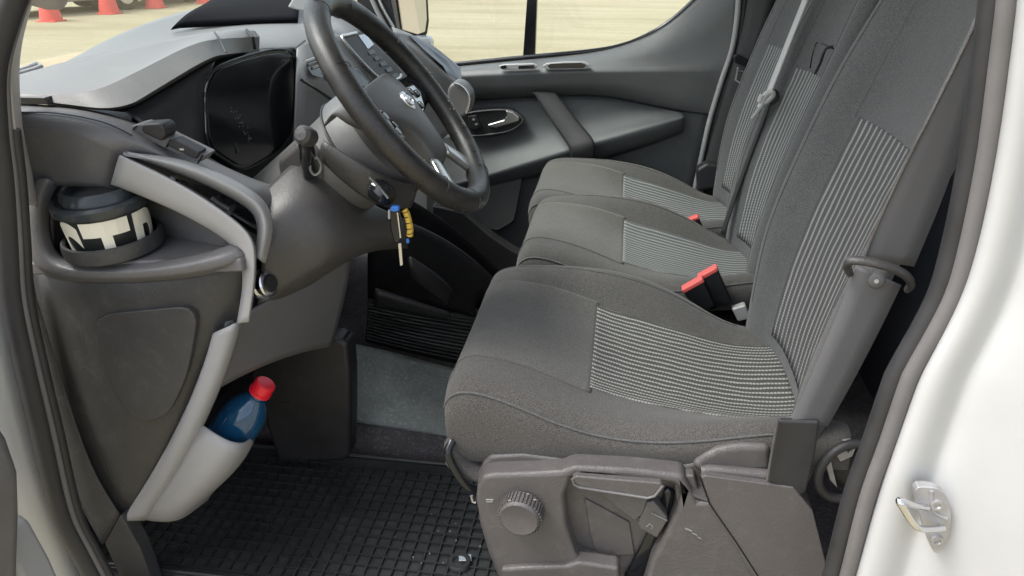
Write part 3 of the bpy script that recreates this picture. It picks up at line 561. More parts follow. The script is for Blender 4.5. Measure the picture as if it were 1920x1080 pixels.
# lower side panel
lp = ppatch('side_panel', [
    [(58, 500, .90), (150, 512, .89), (300, 510, .89), (420, 496, .895), (470, 488, .915)],
    [(64, 530, .885), (150, 540, .876), (300, 536, .876), (415, 520, .886), (466, 510, .91)],
    [(74, 600, .885), (170, 610, .876), (300, 606, .876), (405, 596, .886), (452, 606, .912)],
    [(102, 710, .885), (190, 724, .878), (280, 722, .878), (352, 704, .886), (396, 662, .902)],
    [(150, 880, .888), (200, 880, .884), (250, 878, .884), (298, 862, .888), (318, 846, .893)],
    [(196, 1000, .89), (208, 1000, .89), (220, 990, .89), (230, 980, .89), (236, 972, .89)]], 'dash_dark', db, nu=40, nv=40, du=2)
pp('fuse_cover', [(185, 600), (215, 588), (290, 580), (343, 577), (362, 590), (366, 615), (352, 690), (335, 738), (310, 778), (272, 790), (240, 776), (214, 730), (192, 670), (180, 622)], .8725, .012, 'dash_dark', lp, bevel=.0025, rnd=3)
ppatch('pillar_foot_trim', [[(52, 545, .868), (78, 700, .868), (112, 850, .868), (150, 955, .868), (192, 1022, .868)], [(66, 545, .866), (98, 690, .866), (138, 830, .866), (176, 925, .866), (208, 998, .866)], [(74, 575, .872), (118, 720, .872), (156, 840, .872), (184, 905, .872), (224, 966, .872)]], 'dash_dark', db, nu=8, nv=30, solid=.004)
pp('sill_trim', [(194, 1018), (224, 968), (236, 984), (262, 1030), (310, 1160), (260, 1160)], .868, .03, 'dash_dark', van, bevel=.004)
pk = ppatch('lower_trim', [[(398, 626, .888), (370, 740, .885), (300, 872, .885), (226, 978, .885)], [(402, 622, .876), (374, 742, .873), (304, 874, .873), (230, 977, .873)],
                           [(448, 607, .876), (420, 724, .873), (348, 872, .873), (270, 976, .873)], [(452, 606, .90), (426, 724, .90), (354, 872, .90), (274, 976, .90)]], 'pocket_grey', db, nu=16, nv=30, du=2, solid=.004)
ppatch('bottle_pocket', [[(374, 792, .895), (410, 818, .888), (440, 832, .89), (466, 830, .915), (482, 810, .97), (486, 790, 1.01)],
                         [(366, 804, .885), (402, 830, .875), (438, 846, .875), (470, 842, .905), (484, 820, .965), (488, 800, 1.01)],
                         [(320, 886, .885), (356, 900, .872), (396, 906, .872), (428, 900, .905), (450, 880, .96), (460, 862, 1.01)],
                         [(258, 962, .886), (292, 972, .876), (322, 974, .878), (346, 966, .905), (372, 946, .955), (392, 930, 1.0)],
                         [(252, 972, .90), (290, 979, .90), (322, 980, .90), (346, 972, .92), (372, 952, .965), (392, 936, 1.0)]], 'pocket_grey', pk, nu=30, nv=40, du=2, solid=.004)
ppatch('kick_panel', [[(424, 606, .897), (500, 568, .95), (580, 520, 1.02), (662, 470, 1.12)], [(420, 650, .892), (490, 620, .945), (570, 590, 1.02), (650, 560, 1.12)], [(400, 735, .892), (474, 690, .94), (550, 660, 1.02), (622, 650, 1.12)]], 'kick_grey', db, nu=14, nv=24)
# knee panel and console below the wheel
ppatch('knee_panel', [
    [(500, 352, 1.03), (530, 320, 1.06), (560, 296, 1.09), (600, 300, 1.12), (650, 350, 1.14), (705, 390, 1.17), (760, 410, 1.25)],
    [(496, 400, .985), (528, 370, 1.0), (568, 350, 1.02), (615, 355, 1.05), (662, 385, 1.09), (712, 412, 1.15), (762, 425, 1.25)],
    [(494, 460, .955), (535, 440, .975), (580, 425, .995), (625, 425, 1.02), (668, 430, 1.06), (712, 438, 1.14), (762, 440, 1.25)],
    [(488, 540, .945), (530, 510, .965), (580, 484, .985), (628, 466, 1.01), (668, 452, 1.06), (712, 450, 1.14), (762, 452, 1.25)],
    [(480, 596, .945), (522, 562, .965), (576, 528, .99), (630, 492, 1.02), (672, 468, 1.07), (716, 460, 1.16), (764, 460, 1.28)],
    [(484, 606, .98), (526, 572, 1.0), (580, 536, 1.03), (634, 500, 1.06), (676, 476, 1.11), (720, 466, 1.2), (766, 466, 1.32)]], 'knee', db, nu=40, nv=40, du=2)
lathe('lamp_switch', [(.0, .012), (.017, .012), (.020, .010), (.021, 0), (.024, .0), (.024, -.01), (0, -.01)], P(495, 532, .95), (.93, -.22, .25), 'chrome', db, 28)
lathe('lamp_switch', [(.0, .016), (.012, .016), (.014, .012), (.014, 0)], P(495, 532, .95), (.93, -.22, .25), 'dash_black', db, 24)
# centre stack
def cs(x): return 1.36 + (x - 555) / 310 * .79
def CSP(l, d=0): return [P(x, y, cs(x) - d + max(0, 165 - y) / 100 * .14) for x, y in l]
st = patch('centre_stack', [CSP([(559, 88), (604, 70), (660, 62), (720, 56), (780, 62), (830, 96), (862, 128)]), CSP([(558, 96), (604, 80), (660, 76), (720, 76), (780, 84), (830, 112), (866, 142)], .0),
                            CSP([(558, 160), (604, 160), (660, 160), (720, 160), (780, 160), (830, 170), (868, 176)], .02), CSP([(552, 300), (602, 300), (660, 300), (720, 300), (780, 300), (830, 260), (868, 230)], .01)], 'stack_grey', db, nu=24, nv=30, du=2)
sp_ = prism('audio_panel', CSP([(640, 74), (650, 66), (672, 60), (700, 80), (735, 118), (752, 140), (748, 150), (722, 152), (690, 128)], .032), (0, .02, 0), 'dash_dark', st, bevel=.003)
tube('panel_frame', CSP([(668, 62), (652, 66), (643, 74), (688, 126), (718, 150), (746, 148), (752, 140)], .034), .004, 'silver', sp_, k=4, n=8)
prism('screen_reflection', CSP([(672, 66), (684, 64), (700, 84), (690, 92)], .036), (0, .006, 0), 'emblem_blue', sp_, bevel=.001)  # pale plate stands in for the bright reflection on the screen
for i in range(5):
    x = 690 + i * 11; y = 96 + i * 11
    prism('audio_button', CSP([(x, y), (x + 9, y - 3), (x + 13, y + 4), (x + 4, y + 7)], .037), (0, .006, 0), 'gloss_black' if i % 2 else 'dash_top', sp_, bevel=.001)
prism('air_vent', CSP([(568, 112), (590, 105), (606, 128), (602, 146), (585, 140)], .03), (0, .02, 0), 'gloss_black', st, bevel=.003)
for i in range(3): tube('vent_fin', CSP([(572 + i * 7, 116 + i * 6), (590 + i * 6, 110 + i * 6)], .034), .0035, 'trim_grey', st, n=6)
prism('air_vent', CSP([(650, 138), (662, 128), (690, 152), (684, 164), (668, 160)], .03), (0, .02, 0), 'gloss_black', st, bevel=.003)
tube('stack_seam', CSP([(565, 150), (600, 172), (640, 200), (655, 215)], .022), .003, 'gloss_black', st, k=4, n=6)
tube('stack_seam', CSP([(552, 92), (572, 76)], .022), .002, 'gloss_black', st, n=6)
ppatch('passenger_dash', [[(735, 50, 2.1), (770, 62, 2.15), (810, 84, 2.2), (845, 110, 2.25), (864, 128, 2.3)], [(740, 56, 2.0), (770, 72, 2.02), (806, 100, 2.04), (836, 128, 2.06), (858, 148, 2.1)],
                          [(740, 80, 1.96), (770, 96, 1.98), (806, 124, 2.0), (836, 150, 2.02), (862, 165, 2.06)], [(740, 180, 1.98), (770, 190, 2.0), (806, 200, 2.0), (840, 215, 2.04), (868, 220, 2.08)]], 'dash_top', db, nu=24, nv=24, du=2)
prism('dash_slot', [P(*q) for q in ((766, 66, 2.03), (800, 86, 2.06), (836, 112, 2.1), (858, 130, 2.15), (862, 152, 2.1), (846, 150, 2.06), (830, 124, 2.04), (795, 94, 2.02))], (0, .03, 0), 'gloss_black', db, bevel=.004)
ppatch('console_side', [[(700, 400, 1.5), (800, 420, 1.55), (880, 470, 1.6), (940, 540, 1.65)], [(690, 480, 1.55), (770, 480, 1.58), (830, 510, 1.62), (870, 560, 1.66)], [(690, 560, 1.62), (760, 560, 1.64), (820, 570, 1.66), (900, 600, 1.7)]], 'dash_black', db, nu=12, nv=16)
ppatch('glovebox', [[(690, 330, 1.75), (760, 370, 1.82), (820, 400, 1.9), (900, 470, 2.0), (985, 560, 2.05)], [(690, 420, 1.8), (760, 440, 1.86), (810, 470, 1.95), (880, 520, 2.05), (985, 600, 2.05)], [(690, 600, 1.85), (780, 600, 2.0), (900, 640, 2.1), (950, 660, 2.15), (1000, 680, 2.2)]], 'dash_black', db, nu=12, nv=16)
ppatch('console_rib', [[(770, 480, 1.42), (800, 500, 1.44), (835, 520, 1.46), (852, 548, 1.48)], [(762, 500, 1.40), (790, 522, 1.41), (820, 542, 1.43), (838, 566, 1.46)], [(770, 520, 1.44), (796, 545, 1.45), (822, 560, 1.46), (838, 572, 1.48)]], 'dash_black', db, nu=8, nv=14, solid=.006)
ppatch('console_rib', [[(705, 540, 1.44), (750, 552, 1.46), (800, 572, 1.48), (842, 584, 1.5)], [(700, 556, 1.42), (750, 566, 1.44), (800, 582, 1.46), (845, 592, 1.49)], [(700, 575, 1.46), (750, 580, 1.47), (800, 592, 1.49), (845, 600, 1.5)]], 'dash_black', db, nu=8, nv=14, solid=.006)
gl = thing('gear_lever', 'grey gear lever knob standing behind the steering wheel rim', 'gear lever', P(860, 260, 1.52))
pp('gear_knob', [(838, 172), (842, 160), (853, 153), (868, 158), (880, 174), (884, 190), (878, 212), (868, 222), (846, 214), (838, 200)], 1.50, .05, 'column', gl, bevel=.012, seg=4)
tube('knob_trim', PL([(852, 156), (866, 161), (878, 176), (880, 192), (874, 212)], 1.495), .003, 'silver', gl, k=4, n=8)
tube('gear_stem', PL([(868, 214, 1.53), (868, 240, 1.54), (866, 300, 1.56)]), .012, 'dash_black', gl, n=12)
# ------------------------------------------------------------------ steering wheel and column
SA, SB = .656, .082; WC = Vector((-.347, 1.17, .809))
WU = Vector((-math.sin(SA) * math.cos(SB), -math.sin(SA) * math.sin(SB), math.cos(SA))); WW = Vector((math.sin(SB), -math.cos(SB), 0)); WN = WU.cross(WW)
if WN.x < 0: WN = -WN
def wp(w, u, n=0.): return WC + WW * w + WU * u + WN * n          # w: towards the door, u: up the wheel, n: towards the driver
sw_ = thing('steering_wheel', 'black leather steering wheel with oval badge and silver spoke inserts', 'steering wheel', WC)
tube('rim', [wp(.188 * math.sin(t), .188 * math.cos(t)) for t in np.linspace(0, 2 * math.pi, 96, endpoint=False)], .0182, 'leather', sw_, n=20, closed=True, flat=1.1)
for t in (.35, 1.05, 2.25, 2.75, 3.55, 4.1, 5.2, 5.95):
    c = wp(.188 * math.sin(t), .188 * math.cos(t)); ta = (WW * math.cos(t) - WU * math.sin(t)); ra = (WW * math.sin(t) + WU * math.cos(t))
    tube('rim_seam', [c + ra * .0185 * math.cos(q) + WN * .0203 * math.sin(q) for q in np.linspace(0, 2 * math.pi, 24, endpoint=False)], .0007, 'dash_black', sw_, n=5, closed=True)
hubc = []
for u_, wd, h in ((.052, .100, -.045), (.060, .112, -.018), (.050, .122, -.008), (.030, .124, -.002), (.006, .104, .002), (-.026, .062, .004), (-.055, .050, .004), (-.088, .050, .001), (-.110, .044, -.006), (-.118, .036, -.03)):
    hubc.append([wp(a * wd, u_, h + b_ - .010 * (wd / .12) ** 2 * abs(a)) for a, b_ in ((-1, -.04), (-1.02, -.012), (-.88, -.001), (-.45, .004), (0, .005), (.45, .004), (.88, -.001), (1.02, -.012), (1, -.04))])
patch('airbag_cover', hubc, 'hub', sw_, nu=44, nv=44, du=2, dv=2, solid=.003)
em = lathe('badge', [(0, .0035), (.012, .0033), (.0165, .0022), (.0172, 0), (.0172, -.004)], wp(0, .0, .0055), WN, 'silver', sw_, 40, sx=1.0, ref=WW)
em.scale = (1, 1, 1)
# oval badge with a pale script squiggle across it
def oval(rw, ru, n): return [wp(rw * math.sin(t), .0 + ru * math.cos(t), n) for t in np.linspace(0, 2 * math.pi, 40, endpoint=False)]
prism('badge_oval', oval(.0145, .0095, .0096), -WN * .0008, 'emblem_blue', em, bevel=.0002)
tube('badge_ring', oval(.0150, .0100, .0096), .0009, 'chrome', em, closed=True, n=6)
tube('badge_script', [wp(a, b_, .0104) for a, b_ in ((.010, -.002), (.008, .004), (.0055, -.003), (.003, .001), (.001, -.002), (-.001, .002), (-.003, -.002), (-.005, .002), (-.0065, -.001), (-.009, .004), (-.0105, -.001))],   .0006, 'chrome', em, k=4, n=6)
# spokes: left, right and the split lower one
for s in (1, -1):
    sp1 = patch('spoke', [[wp(s * .04, .040, -.040), wp(s * .10, .036, -.030), wp(s * .14, .030, -.016), wp(s * .182, .026, -.004)], [wp(s * .04, .010, -.022), wp(s * .10, .010, -.020), wp(s * .14, .010, -.010), wp(s * .182, .010, .0)],
                          [wp(s * .04, -.035, -.020), wp(s * .10, -.032, -.018), wp(s * .14, -.022, -.008), wp(s * .182, -.016, .0)], [wp(s * .04, -.066, -.04), wp(s * .10, -.048, -.034), wp(s * .14, -.034, -.02), wp(s * .182, -.028, -.01)]], 'gloss_black', sw_, nu=12, nv=16, du=2, dv=2, solid=.008)
    bz = prism('button_pod', [wp(s * a, b_, -.012 + (a - .08) * .12) for a, b_ in ((.062, .004), (.100, .016), (.136, .012), (.138, -.008), (.112, -.030), (.070, -.040))], WN * -.008, 'silver', sp1, bevel=.003)
    for (a, b_) in ((.100, .006), (.082, -.012), (.118, -.004), (.098, -.022)):
        lathe('button', [(0, .003), (.0065, .0028), (.0075, .0), (.0075, -.004)], wp(s * a, b_, -.011 + (a - .08) * .12), WN, 'gloss_black', bz, 16)
    lo = patch('lower_spoke', [[wp(s * .034, -.105, -.006), wp(s * .050, -.128, -.004), wp(s * .064, -.152, -.002), wp(s * .078, -.176, .0)], [wp(s * .046, -.098, .0), wp(s * .064, -.122, .001), wp(s * .080, -.144, .002), wp(s * .094, -.166, .003)],
                               [wp(s * .056, -.088, -.008), wp(s * .078, -.112, -.006), wp(s * .096, -.134, -.004), wp(s * .112, -.156, -.002)]], 'silver', sw_, nu=8, nv=14, du=2, dv=2, solid=.010)
# perforated grips on the inner rim
for s in (1, -1):
    for i in range(70):
        t = random.uniform(1.25, 2.15) * s; q = random.uniform(.25, 1.5)
        ra = (WW * math.sin(t) + WU * math.cos(t)); c = WC + ra * (.188 - .0185 * math.cos(q)) + WN * .0202 * math.sin(q)
        boxes('perforation', [(c, ra * .0007, WN * .0007, ra.cross(WN) * .0007)], 'trim_grey', sw_) if i < 12 else None
co = thing('steering_column', 'dark grey steering column shroud with a stalk and ignition lock', 'steering column', wp(0, 0, -.15))
lathe('shroud', [(.0, -.045), (.050, -.045), (.060, -.050), (.086, -.066), (.092, -.085), (.092, -.105), (.084, -.115), (.080, -.20), (.076, -.34), (0, -.34)], wp(0, -.016, 0), WN, 'column', co, 44, sx=1.0, ref=WW)
tube('shroud_joint', [wp(.0925 * math.sin(t), -.016 + .0925 * math.cos(t), -.108) for t in np.linspace(0, 2 * math.pi, 48, endpoint=False)], .0016, 'dash_black', co, closed=True, n=6)
ppatch('lower_shroud', [[(600, 300, 1.06), (640, 340, 1.05), (690, 380, 1.055), (735, 395, 1.08), (770, 390, 1.15)], [(596, 280, 1.035), (640, 312, 1.03), (696, 352, 1.035), (745, 372, 1.065), (780, 372, 1.15)], [(606, 262, 1.05), (650, 290, 1.04), (705, 326, 1.045), (755, 345, 1.08), (785, 345, 1.15)]], 'dash_dark', co, nu=14, nv=24, solid=.005)
pp('column_cover', [(516, 300), (560, 262), (600, 290), (612, 345), (560, 352), (524, 350)], 1.075, .05, 'knee', co, bevel=.012)
sk = tube('stalk', PL([(582, 326, 1.06), (578, 305, 1.05), (576, 280, 1.03), (574, 262, 1.01), (573, 250, 1.0)]), [.013, .0125, .012, .012, .0125], 'gloss_black', co, k=4, n=16)
lathe('stalk_end', [(0, .012), (.009, .011), (.0135, .006), (.0145, -.004), (.013, -.016)], P(571, 254, .995), (-.12, -.75, .35), 'dash_dark', sk, 28)
tube('stalk_ring', PL([(594, 296), (602, 308), (600, 322), (590, 328), (582, 318), (584, 302)], 1.04), .0022, 'silver', sk, closed=True, k=3, n=6)
ig = lathe('ignition_lock', [(.0, .008), (.014, .008), (.017, .004), (.018, -.02), (0, -.02)], P(722, 366, 1.045), (.75, -.55, -.25), 'gloss_black', co, 24)
tube('lock_slot', PL([(692, 332, 1.03), (712, 352, 1.03), (728, 372, 1.03)]), .0022, 'silver', ig, n=6)
key = thing('car_key', 'car key with blue tag, black fob and yellow wrapped ring hanging below the steering wheel', 'key', P(748, 440, 1.06))
pp('key_tag', [(731, 390), (735, 386), (747, 388), (748, 396), (738, 398), (731, 396)], 1.035, .01, 'key_blue', key, bevel=.002)
pp('fob', [(728, 398), (736, 392), (746, 394), (751, 420), (752, 446), (746, 458), (738, 455), (731, 432)], 1.04, .012, 'gloss_black', key, bevel=.004)
pp('fob_edge', [(727, 394), (731, 394), (731, 412), (727, 410)], 1.036, .008, 'trim_grey', key, bevel=.001)
pp('blade', [(746, 457), (752, 456), (755, 497), (750, 499)], 1.045, .003, 'silver', key, bevel=.0006)
tube('blade_edge', PL([(745, 398), (751, 446)], 1.038), .0012, 'silver', key, n=6)
kt = tube('wrapped_ring', PL([(758, 393, 1.05), (763, 402, 1.05), (767, 418, 1.05), (769, 432, 1.05), (768, 442, 1.05)]), .0052, 'key_yellow', key, k=5, n=12)
for q in ((760, 397), (763, 406), (766, 417), (768, 428), (769, 437)): lathe('wrap_band', [(.0056, -.0007), (.0058, 0), (.0056, .0007)], P(*q, 1.05), (.25, 0, -1), 'gloss_black', kt, 14)
pp('green_bead', [(761, 448), (766, 448), (767, 456), (762, 457)], 1.05, .004, 'key_blue', key, bevel=.001)
# ------------------------------------------------------------------ seats
def surf_fn(cage, du=3, dv=3):
    A = np.array([[tuple(p) for p in r] for r in cage], float)
    return lambda a, b: np.einsum('ui,vj,ijk->uvk', basis(A.shape[0], du, np.atleast_1d(a)), basis(A.shape[1], dv, np.atleast_1d(b)), A)
def cushion(root, Y0, Y1, imat, dx=0, dz=0, flat=1.0, dy=0, mg=.105, nx=0):
    st = [(-.16, .248, .248, .248, .24), (-.218, .256, .256, .256, .245), (-.243, .295, .295, .295, .25), (-.260, .375, .375, .375, .255), (-.243, .424, .428, .426, .26), (-.19, .428, .430, .440, .265), (-.10, .392, .412, .445, .27), (-.03, .366, .372, .446, .28),
          (.06, .356, .350, .432, .29), (.16, .372, .330, .385, .30), (.25, .400, .318, .322, .31), (.33, .40, .33, .33, .31), (.36, .39, .34, .34, .31)]
    cage = []
    for i, (x, zn, zm, zf, zb) in enumerate(st):
        x -= nx if i < 6 else 0
        b = min(zb, zn - .0); z_n = zm + (zn - zm) * flat; z_f = zm + (zf - zm) * flat
        k = 0 if i < 4 else 1
        xf = .012 if i < 6 else 0
        r = [(x + .02, Y0 + .04, b - .003), (x + .006, Y0 + .006, b), (x + xf, Y0 - .004, (b + z_n) / 2), (x + xf * .5, Y0 - .002, z_n - .012 * k), (x, Y0 + .028, z_n + .010 * k), (x, Y0 + .075, (z_n + zm) / 2 + .004 * k),
             (x, Y0 + .12, zm), (x, (Y0 + Y1) / 2, zm - .004 * k), (x, Y1 - .12, zm), (x, Y1 - .08, (z_f + zm) / 2 + .006 * k), (x, Y1 - .03, z_f + .008 * k), (x + xf, Y1, z_f - .02 * k), (x + .012, Y1 + .004, b + .01), (x + .03, Y1 - .03, b - .02)]
        cage.append([(a + dx, c + dy, e + dz) for a, c, e in r])
    c = patch('cushion', cage, 'fabric', root, nu=60, nv=60, solid=.006, sharp=0)
    S = surf_fn(cage); g = np.linspace(0, 1, 400)
    mid = S(g, .5)[:, 0]; u0 = g[np.argmin(abs(mid[:, 0] - (-.027 + dx)))]; u1 = g[np.argmin(abs(mid[:, 0] - (.325 + dx)))]
    row = S((u0 + u1) / 2, g)[0]; ok = (g > .25) & (g < .75)
    v0 = g[np.argmin(abs(row[:, 1] - (Y0 + mg)))]; v1 = g[np.argmin(abs(row[:, 1] - (Y1 - mg)))]
    patch('seat_insert', cage, imat, root, nu=40, nv=30, ur=(u0, u1), vr=(v0, v1), lift=.0022, solid=.003, sharp=0)
    um = u0 + .004; fr_ = g[np.argmin(np.where(g < .45, mid[:, 0], 9))]
    patch('centre_panel', cage, 'fabric_centre', root, nu=30, nv=30, ur=(fr_ + .02, um), vr=(v0 - .03, v1 + .015), lift=.0014, solid=.002, sharp=0)
    path = catmull([Vector((a, b_, 0)) for a, b_ in ((fr_ + .07, .345), (fr_ + .015, .30), (fr_ + .005, .245), (fr_ + .05, .205), (.50, .190), (.65, .186), (.80, .185), (.93, .19))], 10)
    line = [Vector(S(p.x, p.y)[0, 0]) for p in path]
    tube('piping', [p + Vector((0, -.0005, .0012)) for p in line], .0019, 'fabric_side', c, n=7)  # piping in paler fabric, its colour giving the highlight along the crease
    tube('seam', [p + Vector((0, .0025, .0010)) for p in line], .0011, 'dash_dark', c, n=6)
    tube('seam', [Vector(p) for p in S(np.linspace(fr_ + .02, .9, 50), .80)[:, 0]], .0012, 'dash_dark', c, n=6)
    tube('seam', [Vector(p) for p in S(u0 - .004, np.linspace(v0 - .03, v1 + .015, 30))[0]], .0010, 'dash_dark', c, n=5)
    return cage
BZ = [.30, .40, .52, .64, .74, .84, .95, 1.08, 1.24, 1.34]
BX = [.298, .300, .318, .346, .374, .404, .434, .466, .50, .53]
def backrest(root, Y0, Y1, imat, dx=0, bn=1., bf=1., ztop=.775, zlow=.36, mg=.11):
    cage = []
    for i, (z, x) in enumerate(zip(BZ, BX)):
        s = 1 if z < 1.0 else .5; tk = .11 if i < len(BZ) - 1 else .06
        nb = .046 * s * bn; fb = .070 * s * bf * (1.0 if .45 < z < .9 else .7)
        r = [(x + tk * .8, Y0 + .24, z), (x + tk * .45, Y0 + .14, z), (x + .006, Y0 + .004, z), (x - nb * .5, Y0 + .0, z), (x - nb, Y0 + .035, z + .01), (x - nb * .55, Y0 + .075, z + .005), (x + .004, Y0 + .12, z), (x + .010, (Y0 + Y1) / 2, z),
             (x + .004, Y1 - .12, z), (x - fb * .55, Y1 - .08, z + .005), (x - fb, Y1 - .035, z + .01), (x - fb * .6, Y1 - .002, z), (x + .03, Y1 + .004, z), (x + tk * .8, Y1, z), (x + tk, Y1 - .04, z)]
        cage.append([(a + dx, b, c) for a, b, c in r])
    c = patch('backrest', cage, 'fabric_side', root, nu=60, nv=60, solid=.006, sharp=0, away=(-2, (Y0 + Y1) / 2, .8))
    S = surf_fn(cage); g = np.linspace(0, 1, 400); mid = S(g, .5)[:, 0]
    u0 = g[np.argmin(abs(mid[:, 2] - zlow))]; u1 = g[np.argmin(abs(mid[:, 2] - ztop))]
    row = S((u0 + u1) / 2, g)[0]; front = (g > .2) & (g < .8); rr = row.copy(); rr[~front, 1] = 99
    v0 = g[np.argmin(abs(rr[:, 1] - (Y0 + mg)))]; v1 = g[np.argmin(abs(rr[:, 1] - (Y1 - mg)))]
    patch('back_insert', cage, imat, root, nu=40, nv=30, ur=(u0, u1), vr=(v0, v1), lift=.0022, solid=.003, sharp=0, away=(-2, (Y0 + Y1) / 2, .8))
    for vs in (.27, .73):
        tube('seam', [Vector(p) for p in S(np.linspace(.05, .97, 50), vs)[:, 0]], .0014, 'fabric', c, n=6)
    for vs in (v0 - .012, v1 + .012):
        tube('seam', [Vector(p) for p in S(np.linspace(u1, .9, 30), vs)[:, 0]], .0009, 'dash_dark', c, n=5)
    return cage
ds = thing('driver_seat', 'nearest dark grey fabric seat with dotted stripes, plastic side cover and round knob', 'car seat', (.05, 1.19, 0))
cushion(ds, .95, 1.425, 'stripe_drv')
backrest(ds, .945, 1.425, 'stripe_drv_back', dx=.016)
bn = thing('bench_seat', 'grey double passenger bench with two seats beyond the driver seat', 'bench seat', (.05, 1.92, 0))
cushion(bn, 1.51, 1.915, 'stripe_bench', dx=.046, dz=-.005, flat=1., mg=.095, nx=.010)
cushion(bn, 1.925, 2.34, 'stripe_bench', dx=.040, dz=-.02, flat=.85, mg=.085, nx=.030)
bk1 = backrest(bn, 1.52, 1.92, 'stripe_bench', dx=.025, bf=.9, mg=.085); bk2 = backrest(bn, 1.93, 2.34, 'stripe_bench', dx=.028, bf=.8, mg=.085)
boxes('bench_base', [((.06, 1.93, .14), (.24, 0, 0), (0, .40, 0), (0, 0, .13))], 'dash_dark', bn, bevel=.02)
# pull loop in the middle backrest
lp_ = tube('slot_edge', PL([(1519, 128, 1.74), (1524, 100, 1.74), (1531, 80, 1.74), (1540, 81, 1.72), (1556, 88, 1.69), (1574, 98, 1.66)]), .0017, 'gloss_black', bn, k=4, n=8)
tube('pull_loop', PL([(1562, 88, 1.68), (1550, 90, 1.68), (1544, 100, 1.68), (1538, 118, 1.69), (1528, 138, 1.70)]), .0032, 'strap_black', bn, k=4, n=8)
# side cover of the driver seat
sc = pp('side_cover', [(893, 905), (904, 872), (918, 856), (980, 852), (1060, 862), (1200, 870), (1290, 872), (1325, 856), (1440, 856), (1440, 912), (1490, 912), (1524, 960), (1560, 1110), (945, 1110), (916, 1040), (897, 975)], .948, .10, 'seat_plastic', ds, bevel=.006)
ppatch('cover_shelf', [[(900, 862, .985), (940, 850, .985), (1000, 850, .985), (1060, 858, .985), (1180, 866, .985), (1275, 868, .985), (1322, 854, .985), (1440, 852, .985)],
                       [(897, 884, .95), (936, 870, .95), (1000, 868, .95), (1060, 868, .95), (1180, 872, .95), (1278, 878, .95), (1315, 900, .955), (1440, 900, .955)],
                       [(896, 905, .926), (930, 888, .922), (1000, 886, .922), (1056, 882, .922), (1180, 878, .922), (1282, 888, .922), (1310, 940, .922), (1440, 941, .922)],
                       [(896, 916, .924), (930, 898, .918), (1000, 894, .918), (1058, 890, .918), (1180, 886, .918), (1280, 896, .918), (1306, 948, .918), (1440, 950, .918)]], 'seat_plastic', sc, nu=24, nv=80, du=2, dv=2)
prism('cover_face', PL([(894, 912), (904, 894), (930, 890), (1000, 888), (1052, 886), (1074, 876), (1180, 881), (1281, 892), (1308, 943), (1440, 944), (1492, 925), (1524, 962), (1562, 1110), (1205, 1110), (1222, 1052), (1250, 1000), (1272, 950), (1280, 922), (1264, 908), (1180, 899), (1092, 892), (1070, 900), (1058, 930), (1062, 985), (1078, 1040), (1096, 1058), (1146, 1066), (1150, 1110), (946, 1110), (920, 1040), (900, 978), (891, 940)], .915), (0, .04, 0), 'seat_plastic', sc, bevel=.008, seg=4)
pp('cover_flap', [(1314, 896), (1322, 892), (1440, 908), (1488, 914), (1524, 958), (1562, 1110), (1428, 1110), (1330, 942)], .910, .012, 'seat_plastic', sc, bevel=.002)
pp('foot_ledge', [(938, 1068), (1000, 1064), (1060, 1062), (1085, 1055), (1160, 1066), (1164, 1110), (946, 1110)], .905, .03, 'seat_plastic', sc, bevel=.006)
pp('recess_panel', [(1096, 935), (1180, 980), (1190, 1040), (1120, 1046), (1106, 1000)], .944, .008, 'seat_plastic', sc, bevel=.002)
tube('flap_gap', PL([(1312, 893), (1330, 944), (1380, 1016), (1434, 1100)], .9095), .0012, 'gloss_black', sc, n=6)
pp('recess_edge', [(1262, 892), (1302, 892), (1320, 952), (1272, 968)], .929, .02, 'seat_plastic', sc, bevel=.004)
hv = prism('height_lever', PL([(1072, 897), (1080, 893), (1160, 900), (1240, 906), (1243, 912), (1226, 932), (1212, 934), (1110, 918), (1084, 912), (1074, 905)], .905), (0, .045, 0), 'seat_plastic', ds, bevel=.003)
tube('lever_lip', PL([(1073, 898), (1076, 908), (1086, 914), (1130, 921), (1214, 934), (1228, 930), (1243, 911)], .9045), .0022, 'dash_lit', hv, n=8)
prism('lever_arm', PL([(1120, 920), (1215, 936), (1206, 965), (1190, 978), (1150, 948)], .925), (0, .02, 0), 'seat_plastic', hv, bevel=.003)
ppatch('lever_slot', [[(1246, 915, .942), (1238, 950, .942), (1222, 985, .942), (1196, 1030, .942), (1170, 1080, .942)], [(1256, 918, .938), (1250, 955, .938), (1238, 995, .938), (1210, 1042, .938), (1182, 1090, .938)], [(1266, 922, .942), (1258, 962, .942), (1254, 1005, .942), (1226, 1052, .942), (1196, 1096, .942)]], 'gloss_black', sc, nu=8, nv=20)
hb = pp('lever_grip', [(1213, 943), (1226, 940), (1252, 972), (1250, 980), (1232, 1010), (1200, 992), (1196, 982)], .922, .03, 'seat_plastic', hv, bevel=.003)
tube('grip_symbol', PL([(1212, 988), (1218, 982), (1224, 986), (1222, 992)], .9215), .0008, 'stack_grey', hb, n=5)
tube('grip_edge', PL([(1222, 962), (1251, 976)], .921), .0011, 'stack_grey', hb, n=6)
tube('cover_ridge', PL([(1316, 884), (1330, 882), (1380, 886), (1444, 892)], .935), .010, 'seat_plastic', sc, n=12)
pp('cover_hump', [(1296, 872), (1318, 856), (1345, 842), (1390, 836), (1446, 838), (1446, 884), (1310, 888)], .940, .03, 'seat_plastic', sc, bevel=.011)
